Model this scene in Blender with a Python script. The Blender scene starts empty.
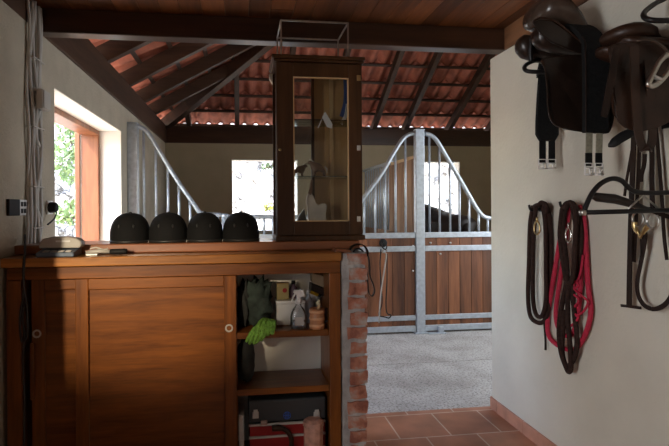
import bpy, math, random
from mathutils import Vector, Matrix, noise
random.seed(7)
scene = bpy.context.scene
COL = scene.collection

# ---------------------------------------------------------------- camera
H, F, CX, CY, YAW, ROLL = 1.40, 500.0, 309.0, 208.6, math.radians(7.75), 0.006
cam_d = bpy.data.cameras.new('camera'); cam = bpy.data.objects.new('camera', cam_d); COL.objects.link(cam)
cam_d.sensor_fit = 'HORIZONTAL'; cam_d.sensor_width = 36; cam_d.lens = F / 669 * 36
cam_d.shift_x = (334.5 - CX) / 669; cam_d.shift_y = (CY - 223.0) / 669
cam_d.clip_start = 0.02
cam.matrix_world = Matrix.Translation((0, 0, H)) @ Matrix.Rotation(-YAW, 4, 'Z') @ Matrix.Rotation(math.pi / 2, 4, 'X') @ Matrix.Rotation(-ROLL, 4, 'Z')
scene.camera = cam

# ---------------------------------------------------------------- world, sun, added lamps
world = bpy.data.worlds.new('world'); scene.world = world; world.use_nodes = True
wn = world.node_tree.nodes; wl = world.node_tree.links
sky = wn.new('ShaderNodeTexSky'); sky.sky_type = 'NISHITA'; sky.sun_disc = False
sky.sun_elevation = math.radians(52); sky.sun_rotation = math.radians(250); sky.dust_density = 1.5
wl.new(sky.outputs[0], wn['Background'].inputs[0]); wn['Background'].inputs[1].default_value = 1.9

def lamp(name, kind, energy, color, loc, direction, **kw):
    d = bpy.data.lights.new(name, kind); d.energy = energy; d.color = color
    for k, v in kw.items(): setattr(d, k, v)
    o = bpy.data.objects.new(name, d); COL.objects.link(o); o.location = loc
    o.rotation_euler = Vector(direction).to_track_quat('-Z', 'Y').to_euler()
    return o
lamp('sun', 'SUN', 15.0, (1.0, 0.93, 0.82), (-6, 2, 12), (1.0, 0.38, -1.5), angle=math.radians(0.6))
# added fill lamps out of view, and a spot for the patch on the cupboard
lamp('rear_fill', 'AREA', 1.5, (0.93, 0.96, 1.0), (-0.35, -2.4, 1.25), (0.16, 1, 0.0), shape='RECTANGLE', size=1.2, size_y=1.7)  # weak general fill added behind the camera; no door is built there
lamp('side_fill', 'AREA', 118, (0.96, 0.97, 1.0), (-2.3, 0.10, 1.45), (1.0, 0.5, -0.05), shape='RECTANGLE', size=1.0, size_y=1.6)  # fill added out of view at the left to even out the right wall
lamp('aisle_fill', 'AREA', 66, (0.86, 0.92, 1.0), (3.6, 4.35, 1.75), (-1, 0.0, -0.45), shape='RECTANGLE', size=1.8, size_y=2.0)  # fill added inside the aisle for the concrete and gates; the end is walled
beam = lamp('daylight_spot', 'SPOT', 960, (1.0, 0.84, 0.60), (-1.59, -1.6, 2.1), (1.03, 4.2, -1.05), spot_size=math.radians(16), spot_blend=1.0, shadow_soft_size=0.025)  # spot standing in for daylight on the cupboard; no opening is built
beam.scale = (1.25, 1, 1)
scene.view_settings.view_transform = 'Standard'; scene.view_settings.look = 'None'
scene.view_settings.gamma = 1.0; scene.view_settings.use_curve_mapping = False
scene.view_settings.exposure = 0.0

# ---------------------------------------------------------------- helpers
cy_, sy_ = math.cos(YAW), math.sin(YAW)
def ray(px, py):
    x, y = (px - CX) / F, -(py - CY) / F
    xr, yr = x + y * ROLL, y - x * ROLL
    return Vector((xr * cy_ + sy_, cy_ - xr * sy_, yr))
def PX(px, py, **kw):
    """the point on a world plane (X=, Y= or Z=) seen at a place of the photograph"""
    r = ray(px, py); ax, v = list(kw.items())[0]; i = 'XYZ'.index(ax)
    t = (v - (0, 0, H)[i]) / r[i]
    return Vector((0, 0, H)) + r * t

ORG = {}
class MB:
    def __init__(s): s.v = []; s.f = []; s.m = []
    def _add(s, vs, fs, mi=0):
        b = len(s.v); s.v += [Vector(v) for v in vs]; s.f += [tuple(b + i for i in f) for f in fs]; s.m += [mi] * len(fs); return s
    def box(s, x0, x1, y0, y1, z0, z1, mi=0):
        vs = [(x, y, z) for z in (z0, z1) for y in (y0, y1) for x in (x0, x1)]
        return s._add(vs, [(0, 2, 3, 1), (4, 5, 7, 6), (0, 1, 5, 4), (2, 6, 7, 3), (0, 4, 6, 2), (1, 3, 7, 5)], mi)
    def bar(s, p0, p1, w, h, up=(0, 0, 1), mi=0):
        p0, p1 = Vector(p0), Vector(p1); d = (p1 - p0).normalized(); side = d.cross(Vector(up)).normalized(); u = side.cross(d)
        vs = [p + side * a * w / 2 + u * b * h / 2 for p in (p0, p1) for a, b in ((-1, -1), (1, -1), (1, 1), (-1, 1))]
        return s._add(vs, [(0, 1, 2, 3), (7, 6, 5, 4), (0, 4, 5, 1), (1, 5, 6, 2), (2, 6, 7, 3), (3, 7, 4, 0)], mi)
    def tube(s, path, r, n=8, closed=False, flat=1.0, mi=0):
        P = [Vector(p) for p in path]; N = len(P); rings = []
        R = r if isinstance(r, (list, tuple)) else [r] * N
        prev = None
        for i in range(N):
            a = P[i - 1] if (i > 0 or closed) else P[i]; b = P[(i + 1) % N] if (i < N - 1 or closed) else P[i]
            t = (b - a).normalized()
            if prev is None:
                ref = Vector((0, 0, 1)) if abs(t.z) < 0.9 else Vector((1, 0, 0))
                u = t.cross(ref).normalized()
            else:
                u = (prev - t * prev.dot(t)); u = u.normalized() if u.length > 1e-6 else t.orthogonal().normalized()
            prev = u; w = t.cross(u)
            rings.append([P[i] + (u * math.cos(k * 2 * math.pi / n) + w * flat * math.sin(k * 2 * math.pi / n)) * R[i] for k in range(n)])
        vs = [v for rg in rings for v in rg]; fs = []
        for i in range(N if closed else N - 1):
            j = (i + 1) % N
            fs += [(i * n + k, i * n + (k + 1) % n, j * n + (k + 1) % n, j * n + k) for k in range(n)]
        if not closed: fs += [tuple(range(n))[::-1], tuple((N - 1) * n + k for k in range(n))]
        return s._add(vs, fs, mi)
    def strip(s, path, wdir, w, t, mi=0):
        """a strap: a flat band swept along a path; wdir is the direction of its width"""
        P = [Vector(p) for p in path]; N = len(P); vs = []
        wd0 = Vector(wdir).normalized()
        W = w if isinstance(w, (list, tuple)) else [w] * N
        for i in range(N):
            tg = (P[min(i + 1, N - 1)] - P[max(i - 1, 0)]).normalized()
            nn = tg.cross(wd0); nn = nn.normalized() if nn.length > 1e-5 else Vector((0, 1, 0)); wd = nn.cross(tg).normalized()
            if wd.dot(wd0) < 0: wd = -wd; nn = -nn
            vs += [P[i] + wd * a * W[i] / 2 + nn * b * t / 2 for a, b in ((-1, -1), (1, -1), (1, 1), (-1, 1))]
        fs = [(3, 2, 1, 0), tuple((N - 1) * 4 + k for k in range(4))]
        for i in range(N - 1): fs += [(i * 4 + k, i * 4 + (k + 1) % 4, i * 4 + 4 + (k + 1) % 4, i * 4 + 4 + k) for k in range(4)]
        return s._add(vs, fs, mi)
    def lathe(s, prof, c=(0, 0, 0), n=24, sx=1, sy=1, axis='Z', mi=0):
        c = Vector(c); vs = []; N = len(prof)
        for r, z in prof:
            for k in range(n):
                a = 2 * math.pi * k / n; p = Vector((r * math.cos(a) * sx, r * math.sin(a) * sy, z))
                if axis == 'X': p = Vector((p.z, p.x, p.y))
                if axis == 'Y': p = Vector((p.x, p.z, p.y))
                vs.append(c + p)
        fs = [(i * n + k, i * n + (k + 1) % n, (i + 1) * n + (k + 1) % n, (i + 1) * n + k) for i in range(N - 1) for k in range(n)]
        fs += [tuple(range(n))[::-1], tuple((N - 1) * n + k for k in range(n))]
        return s._add(vs, fs, mi)
    def prism(s, poly, d, mi=0):
        """poly: 3-D outline; d: extrusion vector"""
        P = [Vector(p) for p in poly]; d = Vector(d); n = len(P)
        return s._add(P + [p + d for p in P], [tuple(range(n))[::-1], tuple(n + k for k in range(n))] + [(k, (k + 1) % n, n + (k + 1) % n, n + k) for k in range(n)], mi)
    def loft(s, sections, n=16, e=2.4, mi=0):
        """sections: (centre, side half-vector, up half-vector); superelliptic rings joined into a closed body"""
        vs = []
        for c, a, b in sections:
            for k in range(n):
                t = 2 * math.pi * k / n; ct, st = math.cos(t), math.sin(t)
                vs.append(Vector(c) + Vector(a) * math.copysign(abs(ct) ** (2 / e), ct) + Vector(b) * math.copysign(abs(st) ** (2 / e), st))
        N = len(sections)
        fs = [(i * n + k, i * n + (k + 1) % n, (i + 1) * n + (k + 1) % n, (i + 1) * n + k) for i in range(N - 1) for k in range(n)]
        fs += [tuple(range(n))[::-1], tuple((N - 1) * n + k for k in range(n))]
        return s._add(vs, fs, mi)
    def warp(s, fn): s.v = [Vector(fn(v)) for v in s.v]; return s
    def clampx(s, x): s.v = [Vector((min(v.x, x), v.y, v.z)) for v in s.v]; return s
    def build(s, name, mat, parent=None, smooth=False, bevel=0, sub=0, origin=None, kind=None, label=None, solid=0):
        o0 = Vector(ORG.get(parent.name, (0, 0, 0))) if parent else Vector(origin or (0, 0, 0))
        me = bpy.data.meshes.new(name); me.from_pydata([tuple(v - o0) for v in s.v], [], s.f)
        mats = mat if isinstance(mat, (list, tuple)) else [mat]
        for m in mats: me.materials.append(m)
        if len(mats) > 1: me.polygons.foreach_set('material_index', s.m)
        if smooth: me.polygons.foreach_set('use_smooth', [True] * len(me.polygons))
        import bmesh
        bm = bmesh.new(); bm.from_mesh(me); bmesh.ops.recalc_face_normals(bm, faces=bm.faces); bm.to_mesh(me); bm.free()
        o = bpy.data.objects.new(name, me); COL.objects.link(o)
        if parent: o.parent = parent; ORG[o.name] = tuple(o0)
        else: o.location = o0
        if solid: md = o.modifiers.new('solid', 'SOLIDIFY'); md.thickness = solid; md.offset = 0
        if bevel:
            md = o.modifiers.new('bevel', 'BEVEL'); md.width = bevel; md.segments = 2; md.limit_method = 'ANGLE'; md.angle_limit = math.radians(40)
        if sub: md = o.modifiers.new('sub', 'SUBSURF'); md.levels = sub; md.render_levels = sub
        if kind: o['kind'] = kind
        if label: o['label'] = label
        return o
def tag(o, label, cat, group=None):
    o['label'] = label; o['category'] = cat
    if group: o['group'] = group
    return o
def thing(name, label, cat, loc=(0, 0, 0), group=None):
    o = bpy.data.objects.new(name, None); COL.objects.link(o); o.location = loc; o.empty_display_size = 0.05
    ORG[o.name] = tuple(loc); return tag(o, label, cat, group)
def dup(root, loc, label, rz=0):
    r = root.copy(); COL.objects.link(r); r.location = loc; r.rotation_euler = (0, 0, rz); r['label'] = label
    for ch in list(root.children):
        c = ch.copy(); COL.objects.link(c); c.parent = r
        for g in ch.children:
            d = g.copy(); COL.objects.link(d); d.parent = c
    return r
def B(x0, x1, y0, y1, z0, z1): return MB().box(x0, x1, y0, y1, z0, z1)
def smooth_path(pts, k=6, closed=False):
    P = [Vector(p) for p in pts]; n = len(P); out = []
    for i in range(n if closed else n - 1):
        g = (lambda j: P[j % n]) if closed else (lambda j: P[max(0, min(n - 1, j))])
        a, b, c, d = g(i - 1), g(i), g(i + 1), g(i + 2)
        for q in range(k):
            t = q / k
            out.append(0.5 * ((2 * b) + (c - a) * t + (2 * a - 5 * b + 4 * c - d) * t * t + (3 * b - a - 3 * c + d) * t ** 3))
    if not closed: out.append(P[-1])
    return out

# ---------------------------------------------------------------- materials
def mat(name, col, rough=0.6, metal=0.0, spec=0.5, noise_s=0, noise_a=0.15, bump=0, bump_s=60, **kw):
    m = bpy.data.materials.new(name); m.use_nodes = True; nt = m.node_tree; p = nt.nodes['Principled BSDF']
    p.inputs['Base Color'].default_value = (*col, 1); p.inputs['Roughness'].default_value = rough; p.inputs['Metallic'].default_value = metal
    p.inputs['Specular IOR Level'].default_value = spec
    for k, v in kw.items(): p.inputs[k].default_value = v
    tc = nt.nodes.new('ShaderNodeTexCoord')
    if noise_s:
        nz = nt.nodes.new('ShaderNodeTexNoise'); nz.inputs['Scale'].default_value = noise_s; nz.inputs['Detail'].default_value = 6
        nt.links.new(tc.outputs['Object'], nz.inputs['Vector'])
        rp = nt.nodes.new('ShaderNodeValToRGB'); rp.color_ramp.elements[0].position = 0.3; rp.color_ramp.elements[1].position = 0.7
        rp.color_ramp.elements[0].color = (*[c * (1 - noise_a) for c in col], 1); rp.color_ramp.elements[1].color = (*[min(1, c * (1 + noise_a)) for c in col], 1)
        nt.links.new(nz.outputs['Fac'], rp.inputs['Fac']); nt.links.new(rp.outputs['Color'], p.inputs['Base Color'])
    if bump:
        nb = nt.nodes.new('ShaderNodeTexNoise'); nb.inputs['Scale'].default_value = bump_s; nb.inputs['Detail'].default_value = 4
        nt.links.new(tc.outputs['Object'], nb.inputs['Vector'])
        bp = nt.nodes.new('ShaderNodeBump'); bp.inputs['Strength'].default_value = bump; bp.inputs['Distance'].default_value = 0.01
        nt.links.new(nb.outputs['Fac'], bp.inputs['Height']); nt.links.new(bp.outputs['Normal'], p.inputs['Normal'])
    return m
def wood(name, c1, c2, axis='X', rough=0.42, scale=9, vary=0.0, spec=0.5, bump=0.12):
    m = bpy.data.materials.new(name); m.use_nodes = True; nt = m.node_tree; p = nt.nodes['Principled BSDF']; L = nt.links
    p.inputs['Roughness'].default_value = rough; p.inputs['Specular IOR Level'].default_value = spec
    tc = nt.nodes.new('ShaderNodeTexCoord'); mp = nt.nodes.new('ShaderNodeMapping')
    sc = [1.0, 1.0, 1.0]; sc['XYZ'.index(axis)] = 0.09; mp.inputs['Scale'].default_value = sc
    L.new(tc.outputs['Object'], mp.inputs['Vector'])
    geo = nt.nodes.new('ShaderNodeNewGeometry')
    if vary:
        add = nt.nodes.new('ShaderNodeVectorMath'); add.operation = 'ADD'; mul = nt.nodes.new('ShaderNodeMath'); mul.operation = 'MULTIPLY'; mul.inputs[1].default_value = 37
        L.new(geo.outputs['Random Per Island'], mul.inputs[0]); L.new(mp.outputs[0], add.inputs[0]); L.new(mul.outputs[0], add.inputs[1]); vec = add.outputs[0]
    else: vec = mp.outputs[0]
    nz = nt.nodes.new('ShaderNodeTexNoise'); nz.inputs['Scale'].default_value = scale; nz.inputs['Detail'].default_value = 8; nz.inputs['Distortion'].default_value = 0.8
    n2 = nt.nodes.new('ShaderNodeTexNoise'); n2.inputs['Scale'].default_value = scale * 7; n2.inputs['Detail'].default_value = 3
    L.new(vec, nz.inputs['Vector']); L.new(vec, n2.inputs['Vector'])
    mx = nt.nodes.new('ShaderNodeMix'); mx.data_type = 'FLOAT'; mx.inputs[0].default_value = 0.3
    L.new(nz.outputs['Fac'], mx.inputs[2]); L.new(n2.outputs['Fac'], mx.inputs[3])
    rp = nt.nodes.new('ShaderNodeValToRGB'); e = rp.color_ramp.elements; e[0].position = 0.36; e[1].position = 0.64; e[0].color = (*c1, 1); e[1].color = (*c2, 1)
    L.new(mx.outputs[0], rp.inputs['Fac']); out = rp.outputs['Color']
    if vary:
        hs = nt.nodes.new('ShaderNodeHueSaturation'); mr = nt.nodes.new('ShaderNodeMapRange'); mr.inputs[3].default_value = 1 - vary; mr.inputs[4].default_value = 1 + vary
        L.new(geo.outputs['Random Per Island'], mr.inputs[0]); L.new(mr.outputs[0], hs.inputs['Value']); L.new(out, hs.inputs['Color']); out = hs.outputs['Color']
    L.new(out, p.inputs['Base Color'])
    bp = nt.nodes.new('ShaderNodeBump'); bp.inputs['Strength'].default_value = bump; bp.inputs['Distance'].default_value = 0.004
    L.new(mx.outputs[0], bp.inputs['Height']); L.new(bp.outputs['Normal'], p.inputs['Normal'])
    return m
def node_mat(name, rough=0.8):
    m = bpy.data.materials.new(name); m.use_nodes = True; nt = m.node_tree
    p = nt.nodes['Principled BSDF']; p.inputs['Roughness'].default_value = rough
    tc = nt.nodes.new('ShaderNodeTexCoord'); return m, nt, p, tc
def glass(name, col=(1, 1, 1), alpha=0.12, rough=0.03):
    m = bpy.data.materials.new(name); m.use_nodes = True; nt = m.node_tree
    for n in list(nt.nodes): nt.nodes.remove(n)
    o = nt.nodes.new('ShaderNodeOutputMaterial'); mx = nt.nodes.new('ShaderNodeMixShader'); t = nt.nodes.new('ShaderNodeBsdfTransparent'); g = nt.nodes.new('ShaderNodeBsdfGlossy')
    fr = nt.nodes.new('ShaderNodeFresnel'); fr.inputs['IOR'].default_value = 1.45
    mt = nt.nodes.new('ShaderNodeMath'); mt.operation = 'ADD'; mt.inputs[1].default_value = alpha
    t.inputs['Color'].default_value = (*col, 1); g.inputs['Roughness'].default_value = rough
    nt.links.new(fr.outputs[0], mt.inputs[0]); nt.links.new(mt.outputs[0], mx.inputs[0]); nt.links.new(t.outputs[0], mx.inputs[1]); nt.links.new(g.outputs[0], mx.inputs[2]); nt.links.new(mx.outputs[0], o.inputs[0])
    return m

M = {}
M['plaster'] = mat('plaster_cream', (0.58, 0.55, 0.465), 0.9, noise_s=3, noise_a=0.06, bump=0.25, bump_s=45)
M['plaster_left'] = mat('plaster_rough', (0.50, 0.44, 0.335), 0.95, noise_s=5, noise_a=0.10, bump=0.6, bump_s=60)
M['plaster_back'] = mat('plaster_back', (0.46, 0.385, 0.255), 0.95, noise_s=4, noise_a=0.06, bump=0.3, bump_s=40)
M['white_paint'] = mat('white_paint', (0.78, 0.75, 0.68), 0.85, noise_s=6, noise_a=0.04)
M['beam'] = wood('beam_wood', (0.030, 0.013, 0.007), (0.075, 0.032, 0.016), 'X', 0.32, 6, spec=0.5)
M['beam_y'] = wood('beam_wood_y', (0.045, 0.022, 0.012), (0.10, 0.05, 0.028), 'Y', 0.55, 6, spec=0.3)
M['plate_y'] = wood('plate_wood_y', (0.10, 0.045, 0.02), (0.22, 0.10, 0.045), 'Y', 0.5, 6)
M['rafter'] = wood('rafter_wood', (0.035, 0.018, 0.011), (0.085, 0.044, 0.026), 'Y', 0.5, 6, spec=0.3)
M['rafter_x'] = wood('rafter_wood_x', (0.035, 0.018, 0.011), (0.085, 0.044, 0.026), 'X', 0.5, 6, spec=0.3)
M['ceiling'] = wood('ceiling_boards', (0.075, 0.024, 0.007), (0.23, 0.076, 0.021), 'Y', 0.4, 5, vary=0.35)
M['cup'] = wood('cupboard_wood', (0.105, 0.030, 0.005), (0.24, 0.076, 0.012), 'X', 0.3, 15)
M['cup_z'] = wood('cupboard_wood_upright', (0.105, 0.030, 0.005), (0.235, 0.074, 0.012), 'Z', 0.3, 15)
M['top'] = wood('worktop_wood', (0.20, 0.072, 0.013), (0.44, 0.175, 0.038), 'X', 0.28, 14)
M['ledge'] = wood('ledge_wood', (0.16, 0.05, 0.02), (0.30, 0.11, 0.045), 'X', 0.3, 7)
M['case'] = wood('display_case_wood', (0.034, 0.014, 0.005), (0.080, 0.035, 0.012), 'Z', 0.38, 8, spec=0.3)
M['case_back'] = wood('display_case_back', (0.40, 0.24, 0.09), (0.58, 0.36, 0.15), 'Z', 0.5, 8)
M['pale_wood'] = wood('pale_wood', (0.55, 0.36, 0.16), (0.70, 0.48, 0.24), 'Z', 0.5, 8)
M['frame_wood'] = wood('window_frame_wood', (0.15, 0.045, 0.015), (0.30, 0.11, 0.042), 'Z', 0.4, 7)
M['board'] = wood('stall_boards', (0.075, 0.025, 0.010), (0.23, 0.085, 0.034), 'Z', 0.55, 7, vary=0.45)
M['board_rough'] = wood('partition_boards', (0.26, 0.14, 0.075), (0.44, 0.26, 0.15), 'Z', 0.7, 6, vary=0.2)
M['galv'] = mat('galvanised_steel', (0.47, 0.515, 0.565), 0.42, metal=0.55, noise_s=25, noise_a=0.14)
M['chrome'] = mat('chrome', (0.75, 0.75, 0.74), 0.18, metal=1.0)
M['steel'] = mat('dull_steel', (0.50, 0.48, 0.44), 0.32, metal=1.0, noise_s=40, noise_a=0.15)
M['brass'] = mat('worn_brass', (0.62, 0.46, 0.22), 0.3, metal=1.0)
M['black_metal'] = mat('black_painted_metal', (0.010, 0.009, 0.009), 0.4, spec=0.3)
M['leather_dark'] = mat('dark_leather', (0.017, 0.010, 0.007), 0.28, spec=0.5, noise_s=12, noise_a=0.3, bump=0.1, bump_s=180)
M['leather_brown'] = mat('brown_leather', (0.030, 0.013, 0.007), 0.42, spec=0.35, noise_s=10, noise_a=0.35, bump=0.1, bump_s=160)
M['leather_strap'] = mat('strap_leather', (0.018, 0.009, 0.006), 0.55, spec=0.2, noise_s=15, noise_a=0.3)
M['suede'] = mat('worn_seat_leather', (0.055, 0.036, 0.026), 0.25, noise_s=14, noise_a=0.3)
M['black_web'] = mat('black_webbing', (0.010, 0.010, 0.010), 0.85, spec=0.15, noise_s=80, noise_a=0.3, bump=0.3, bump_s=300)
M['khaki'] = mat('khaki_elastic', (0.27, 0.25, 0.18), 0.85, noise_s=90, noise_a=0.2, bump=0.3, bump_s=400)
M['rope_brown'] = mat('brown_rope', (0.034, 0.018, 0.014), 0.85, spec=0.15, noise_s=60, noise_a=0.35, bump=0.5, bump_s=220)
M['rope_red'] = mat('red_rope', (0.45, 0.012, 0.045), 0.65, noise_s=60, noise_a=0.2, bump=0.5, bump_s=220)
M['rope_white'] = mat('grey_rope', (0.34, 0.30, 0.25), 0.8, bump=0.4, bump_s=200)
M['helmet'] = mat('black_velvet', (0.007, 0.007, 0.0075), 0.85, noise_s=150, noise_a=0.2, bump=0.2, bump_s=500, spec=0.25)
M['helmet_trim'] = mat('helmet_trim', (0.02, 0.02, 0.02), 0.45)
M['cable'] = mat('grey_cable', (0.50, 0.47, 0.42), 0.55)
M['cable_black'] = mat('black_cable', (0.02, 0.02, 0.02), 0.5)
M['plastic_black'] = mat('black_plastic', (0.010, 0.010, 0.010), 0.65, spec=0.25)
M['plastic_white'] = mat('white_plastic', (0.72, 0.72, 0.70), 0.4)
M['plastic_grey'] = mat('grey_plastic', (0.42, 0.39, 0.35), 0.45)
M['plastic_blue'] = mat('blue_grey_plastic', (0.10, 0.13, 0.18), 0.4)
M['rock'] = None
M['leaf'] = mat('green_leaf', (0.19, 0.28, 0.11), 0.6, noise_s=3, noise_a=0.4)
M['leaf_y'] = mat('yellow_green_leaf', (0.36, 0.38, 0.06), 0.6, noise_s=3, noise_a=0.4)
M['glass'] = glass('clear_glass', (0.97, 0.98, 0.97), 0.015)
M['bottle'] = glass('clear_plastic', (0.95, 0.97, 0.99), 0.16, 0.2)
M['shelf_glass'] = glass('green_glass', (0.72, 0.85, 0.78), 0.06, 0.05)
M['red'] = mat('red_enamel', (0.26, 0.010, 0.012), 0.35)
M['blue'] = mat('blue_print', (0.03, 0.10, 0.45), 0.5)
M['yellow'] = mat('yellow_plastic', (0.75, 0.55, 0.03), 0.45)
M['lime'] = mat('lime_mesh_fabric', (0.17, 0.36, 0.05), 0.8, noise_s=70, noise_a=0.3, bump=0.6, bump_s=150)
M['green_cloth'] = mat('dark_green_cloth', (0.028, 0.040, 0.032), 0.9, noise_s=10, noise_a=0.5, bump=0.5, bump_s=30)
M['dark_cloth'] = mat('dark_cloth', (0.02, 0.02, 0.018), 0.9, noise_s=10, noise_a=0.4, bump=0.5, bump_s=30)
M['carton'] = mat('brown_carton', (0.30, 0.22, 0.13), 0.8, noise_s=8, noise_a=0.1)
M['paper'] = mat('white_paper', (0.72, 0.72, 0.72), 0.8)
M['tin'] = mat('olive_tin', (0.30, 0.24, 0.10), 0.5, noise_s=10, noise_a=0.15)
M['bright'] = mat('bright_steel', (0.78, 0.77, 0.74), 0.38, metal=0.45)
M['silver_paint'] = mat('silver_paint', (0.45, 0.43, 0.40), 0.4)
M['jar'] = mat('pink_paper_wrap', (0.50, 0.26, 0.19), 0.45, noise_s=25, noise_a=0.35, bump=0.4, bump_s=60)
M['copper'] = mat('copper_brown_glaze', (0.45, 0.20, 0.09), 0.4, noise_s=12, noise_a=0.2)
M['terracotta_band'] = mat('pale_band', (0.58, 0.31, 0.16), 0.5)
M['horse'] = mat('dark_horse_coat', (0.020, 0.014, 0.011), 0.55, noise_s=8, noise_a=0.2)
M['figure_brown'] = mat('painted_brown', (0.14, 0.065, 0.03), 0.5)
M['figure_pale'] = mat('pale_ceramic', (0.62, 0.55, 0.46), 0.5, noise_s=12, noise_a=0.15)
M['ribbon_blue'] = mat('blue_ribbon', (0.04, 0.11, 0.34), 0.5)
M['mortar'] = mat('lime_mortar', (0.34, 0.325, 0.31), 0.95, noise_s=14, noise_a=0.25, bump=1.0, bump_s=50)
M['brick'] = mat('red_brick', (0.36, 0.15, 0.10), 0.9, noise_s=14, noise_a=0.5, bump=0.9, bump_s=45)
_r = [n for n in M['brick'].node_tree.nodes if n.type == 'VALTORGB'][0].color_ramp
_r.elements[0].position = 0.36; _r.elements[1].position = 0.66
_r.elements[0].color = (0.24, 0.085, 0.055, 1); _r.elements[1].color = (0.40, 0.34, 0.30, 1)
_e = _r.elements.new(0.50); _e.color = (0.40, 0.16, 0.10, 1)

# concrete of the aisle
m, nt, p, tc = node_mat('aisle_concrete', 0.75); L = nt.links
n1 = nt.nodes.new('ShaderNodeTexNoise'); n1.inputs['Scale'].default_value = 55; n1.inputs['Detail'].default_value = 6; n1.inputs['Roughness'].default_value = 0.75
n2 = nt.nodes.new('ShaderNodeTexNoise'); n2.inputs['Scale'].default_value = 3; n2.inputs['Detail'].default_value = 5
L.new(tc.outputs['Object'], n1.inputs['Vector']); L.new(tc.outputs['Object'], n2.inputs['Vector'])
r1 = nt.nodes.new('ShaderNodeValToRGB'); e = r1.color_ramp.elements; e[0].position = 0.36; e[0].color = (0.16, 0.15, 0.14, 1); e[1].position = 0.52; e[1].color = (0.48, 0.465, 0.44, 1)
r2 = nt.nodes.new('ShaderNodeValToRGB'); e = r2.color_ramp.elements; e[0].position = 0.35; e[0].color = (0.72, 0.70, 0.68, 1); e[1].position = 0.6; e[1].color = (1, 1, 1, 1)
mx = nt.nodes.new('ShaderNodeMix'); mx.data_type = 'RGBA'; mx.blend_type = 'MULTIPLY'; mx.inputs[0].default_value = 1
L.new(n1.outputs['Fac'], r1.inputs[0]); L.new(n2.outputs['Fac'], r2.inputs[0]); L.new(r1.outputs[0], mx.inputs[6]); L.new(r2.outputs[0], mx.inputs[7]); L.new(mx.outputs[2], p.inputs['Base Color'])
bp = nt.nodes.new('ShaderNodeBump'); bp.inputs['Strength'].default_value = 0.5; bp.inputs['Distance'].default_value = 0.006
L.new(n1.outputs['Fac'], bp.inputs['Height']); L.new(bp.outputs[0], p.inputs['Normal']); M['concrete'] = m
# terracotta floor tiles: running bond, 32.6 x 33.4 cm
m, nt, p, tc = node_mat('terracotta_floor', 0.38); L = nt.links
mp = nt.nodes.new('ShaderNodeMapping'); mp.inputs['Location'].default_value = (-0.950 + 0.326 * 10, -2.930 + 0.334 * 21, 0)
bk = nt.nodes.new('ShaderNodeTexBrick'); bk.offset = 0.5; bk.offset_frequency = 2; bk.inputs['Scale'].default_value = 1
bk.inputs['Brick Width'].default_value = 0.326; bk.inputs['Row Height'].default_value = 0.334; bk.inputs['Mortar Size'].default_value = 0.005; bk.inputs['Mortar Smooth'].default_value = 0.2; bk.inputs['Bias'].default_value = 0
bk.inputs['Color1'].default_value = (0.34, 0.145, 0.08, 1); bk.inputs['Color2'].default_value = (0.45, 0.21, 0.125, 1); bk.inputs['Mortar'].default_value = (0.58, 0.46, 0.38, 1)
L.new(tc.outputs['Object'], mp.inputs['Vector']); L.new(mp.outputs[0], bk.inputs['Vector'])
nz = nt.nodes.new('ShaderNodeTexNoise'); nz.inputs['Scale'].default_value = 6; nz.inputs['Detail'].default_value = 5; L.new(tc.outputs['Object'], nz.inputs['Vector'])
r2 = nt.nodes.new('ShaderNodeValToRGB'); e = r2.color_ramp.elements; e[0].position = 0.3; e[0].color = (0.72, 0.70, 0.66, 1); e[1].position = 0.7; e[1].color = (1.15, 1.1, 1.05, 1)
mx = nt.nodes.new('ShaderNodeMix'); mx.data_type = 'RGBA'; mx.blend_type = 'MULTIPLY'; mx.inputs[0].default_value = 1
L.new(nz.outputs['Fac'], r2.inputs[0]); L.new(bk.outputs['Color'], mx.inputs[6]); L.new(r2.outputs[0], mx.inputs[7]); L.new(mx.outputs[2], p.inputs['Base Color'])
bp = nt.nodes.new('ShaderNodeBump'); bp.inputs['Strength'].default_value = 0.4; bp.inputs['Distance'].default_value = 0.004; bp.invert = True
L.new(bk.outputs['Fac'], bp.inputs['Height']); L.new(bp.outputs[0], p.inputs['Normal']); M['tiles'] = m
M['skirting'] = mat('terracotta_skirting', (0.44, 0.21, 0.14), 0.5, noise_s=9, noise_a=0.2)
M['grout'] = mat('pale_grout', (0.58, 0.46, 0.38), 0.8)
M['roof_tile'] = mat('clay_roof_tile', (0.47, 0.155, 0.095), 0.8, noise_s=6, noise_a=0.35)
# bleached rock of the bank outside
m, nt, p, tc = node_mat('pale_rock', 0.9); L = nt.links
vo = nt.nodes.new('ShaderNodeTexVoronoi'); vo.feature = 'DISTANCE_TO_EDGE'; vo.inputs['Scale'].default_value = 1.6
nz = nt.nodes.new('ShaderNodeTexNoise'); nz.inputs['Scale'].default_value = 2.5; nz.inputs['Detail'].default_value = 6
ad = nt.nodes.new('ShaderNodeVectorMath'); ad.operation = 'MULTIPLY_ADD'; ad.inputs[1].default_value = (1.2, 1.2, 1.2)
L.new(tc.outputs['Object'], nz.inputs['Vector']); L.new(nz.outputs['Color'], ad.inputs[0]); L.new(tc.outputs['Object'], ad.inputs[2]); L.new(ad.outputs[0], vo.inputs['Vector'])
r1 = nt.nodes.new('ShaderNodeValToRGB'); e = r1.color_ramp.elements; e[0].position = 0.0; e[0].color = (0.04, 0.03, 0.02, 1); e[1].position = 0.09; e[1].color = (0.58, 0.56, 0.51, 1)
L.new(vo.outputs['Distance'], r1.inputs[0]); L.new(r1.outputs[0], p.inputs['Base Color']); M['rock'] = m

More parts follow.
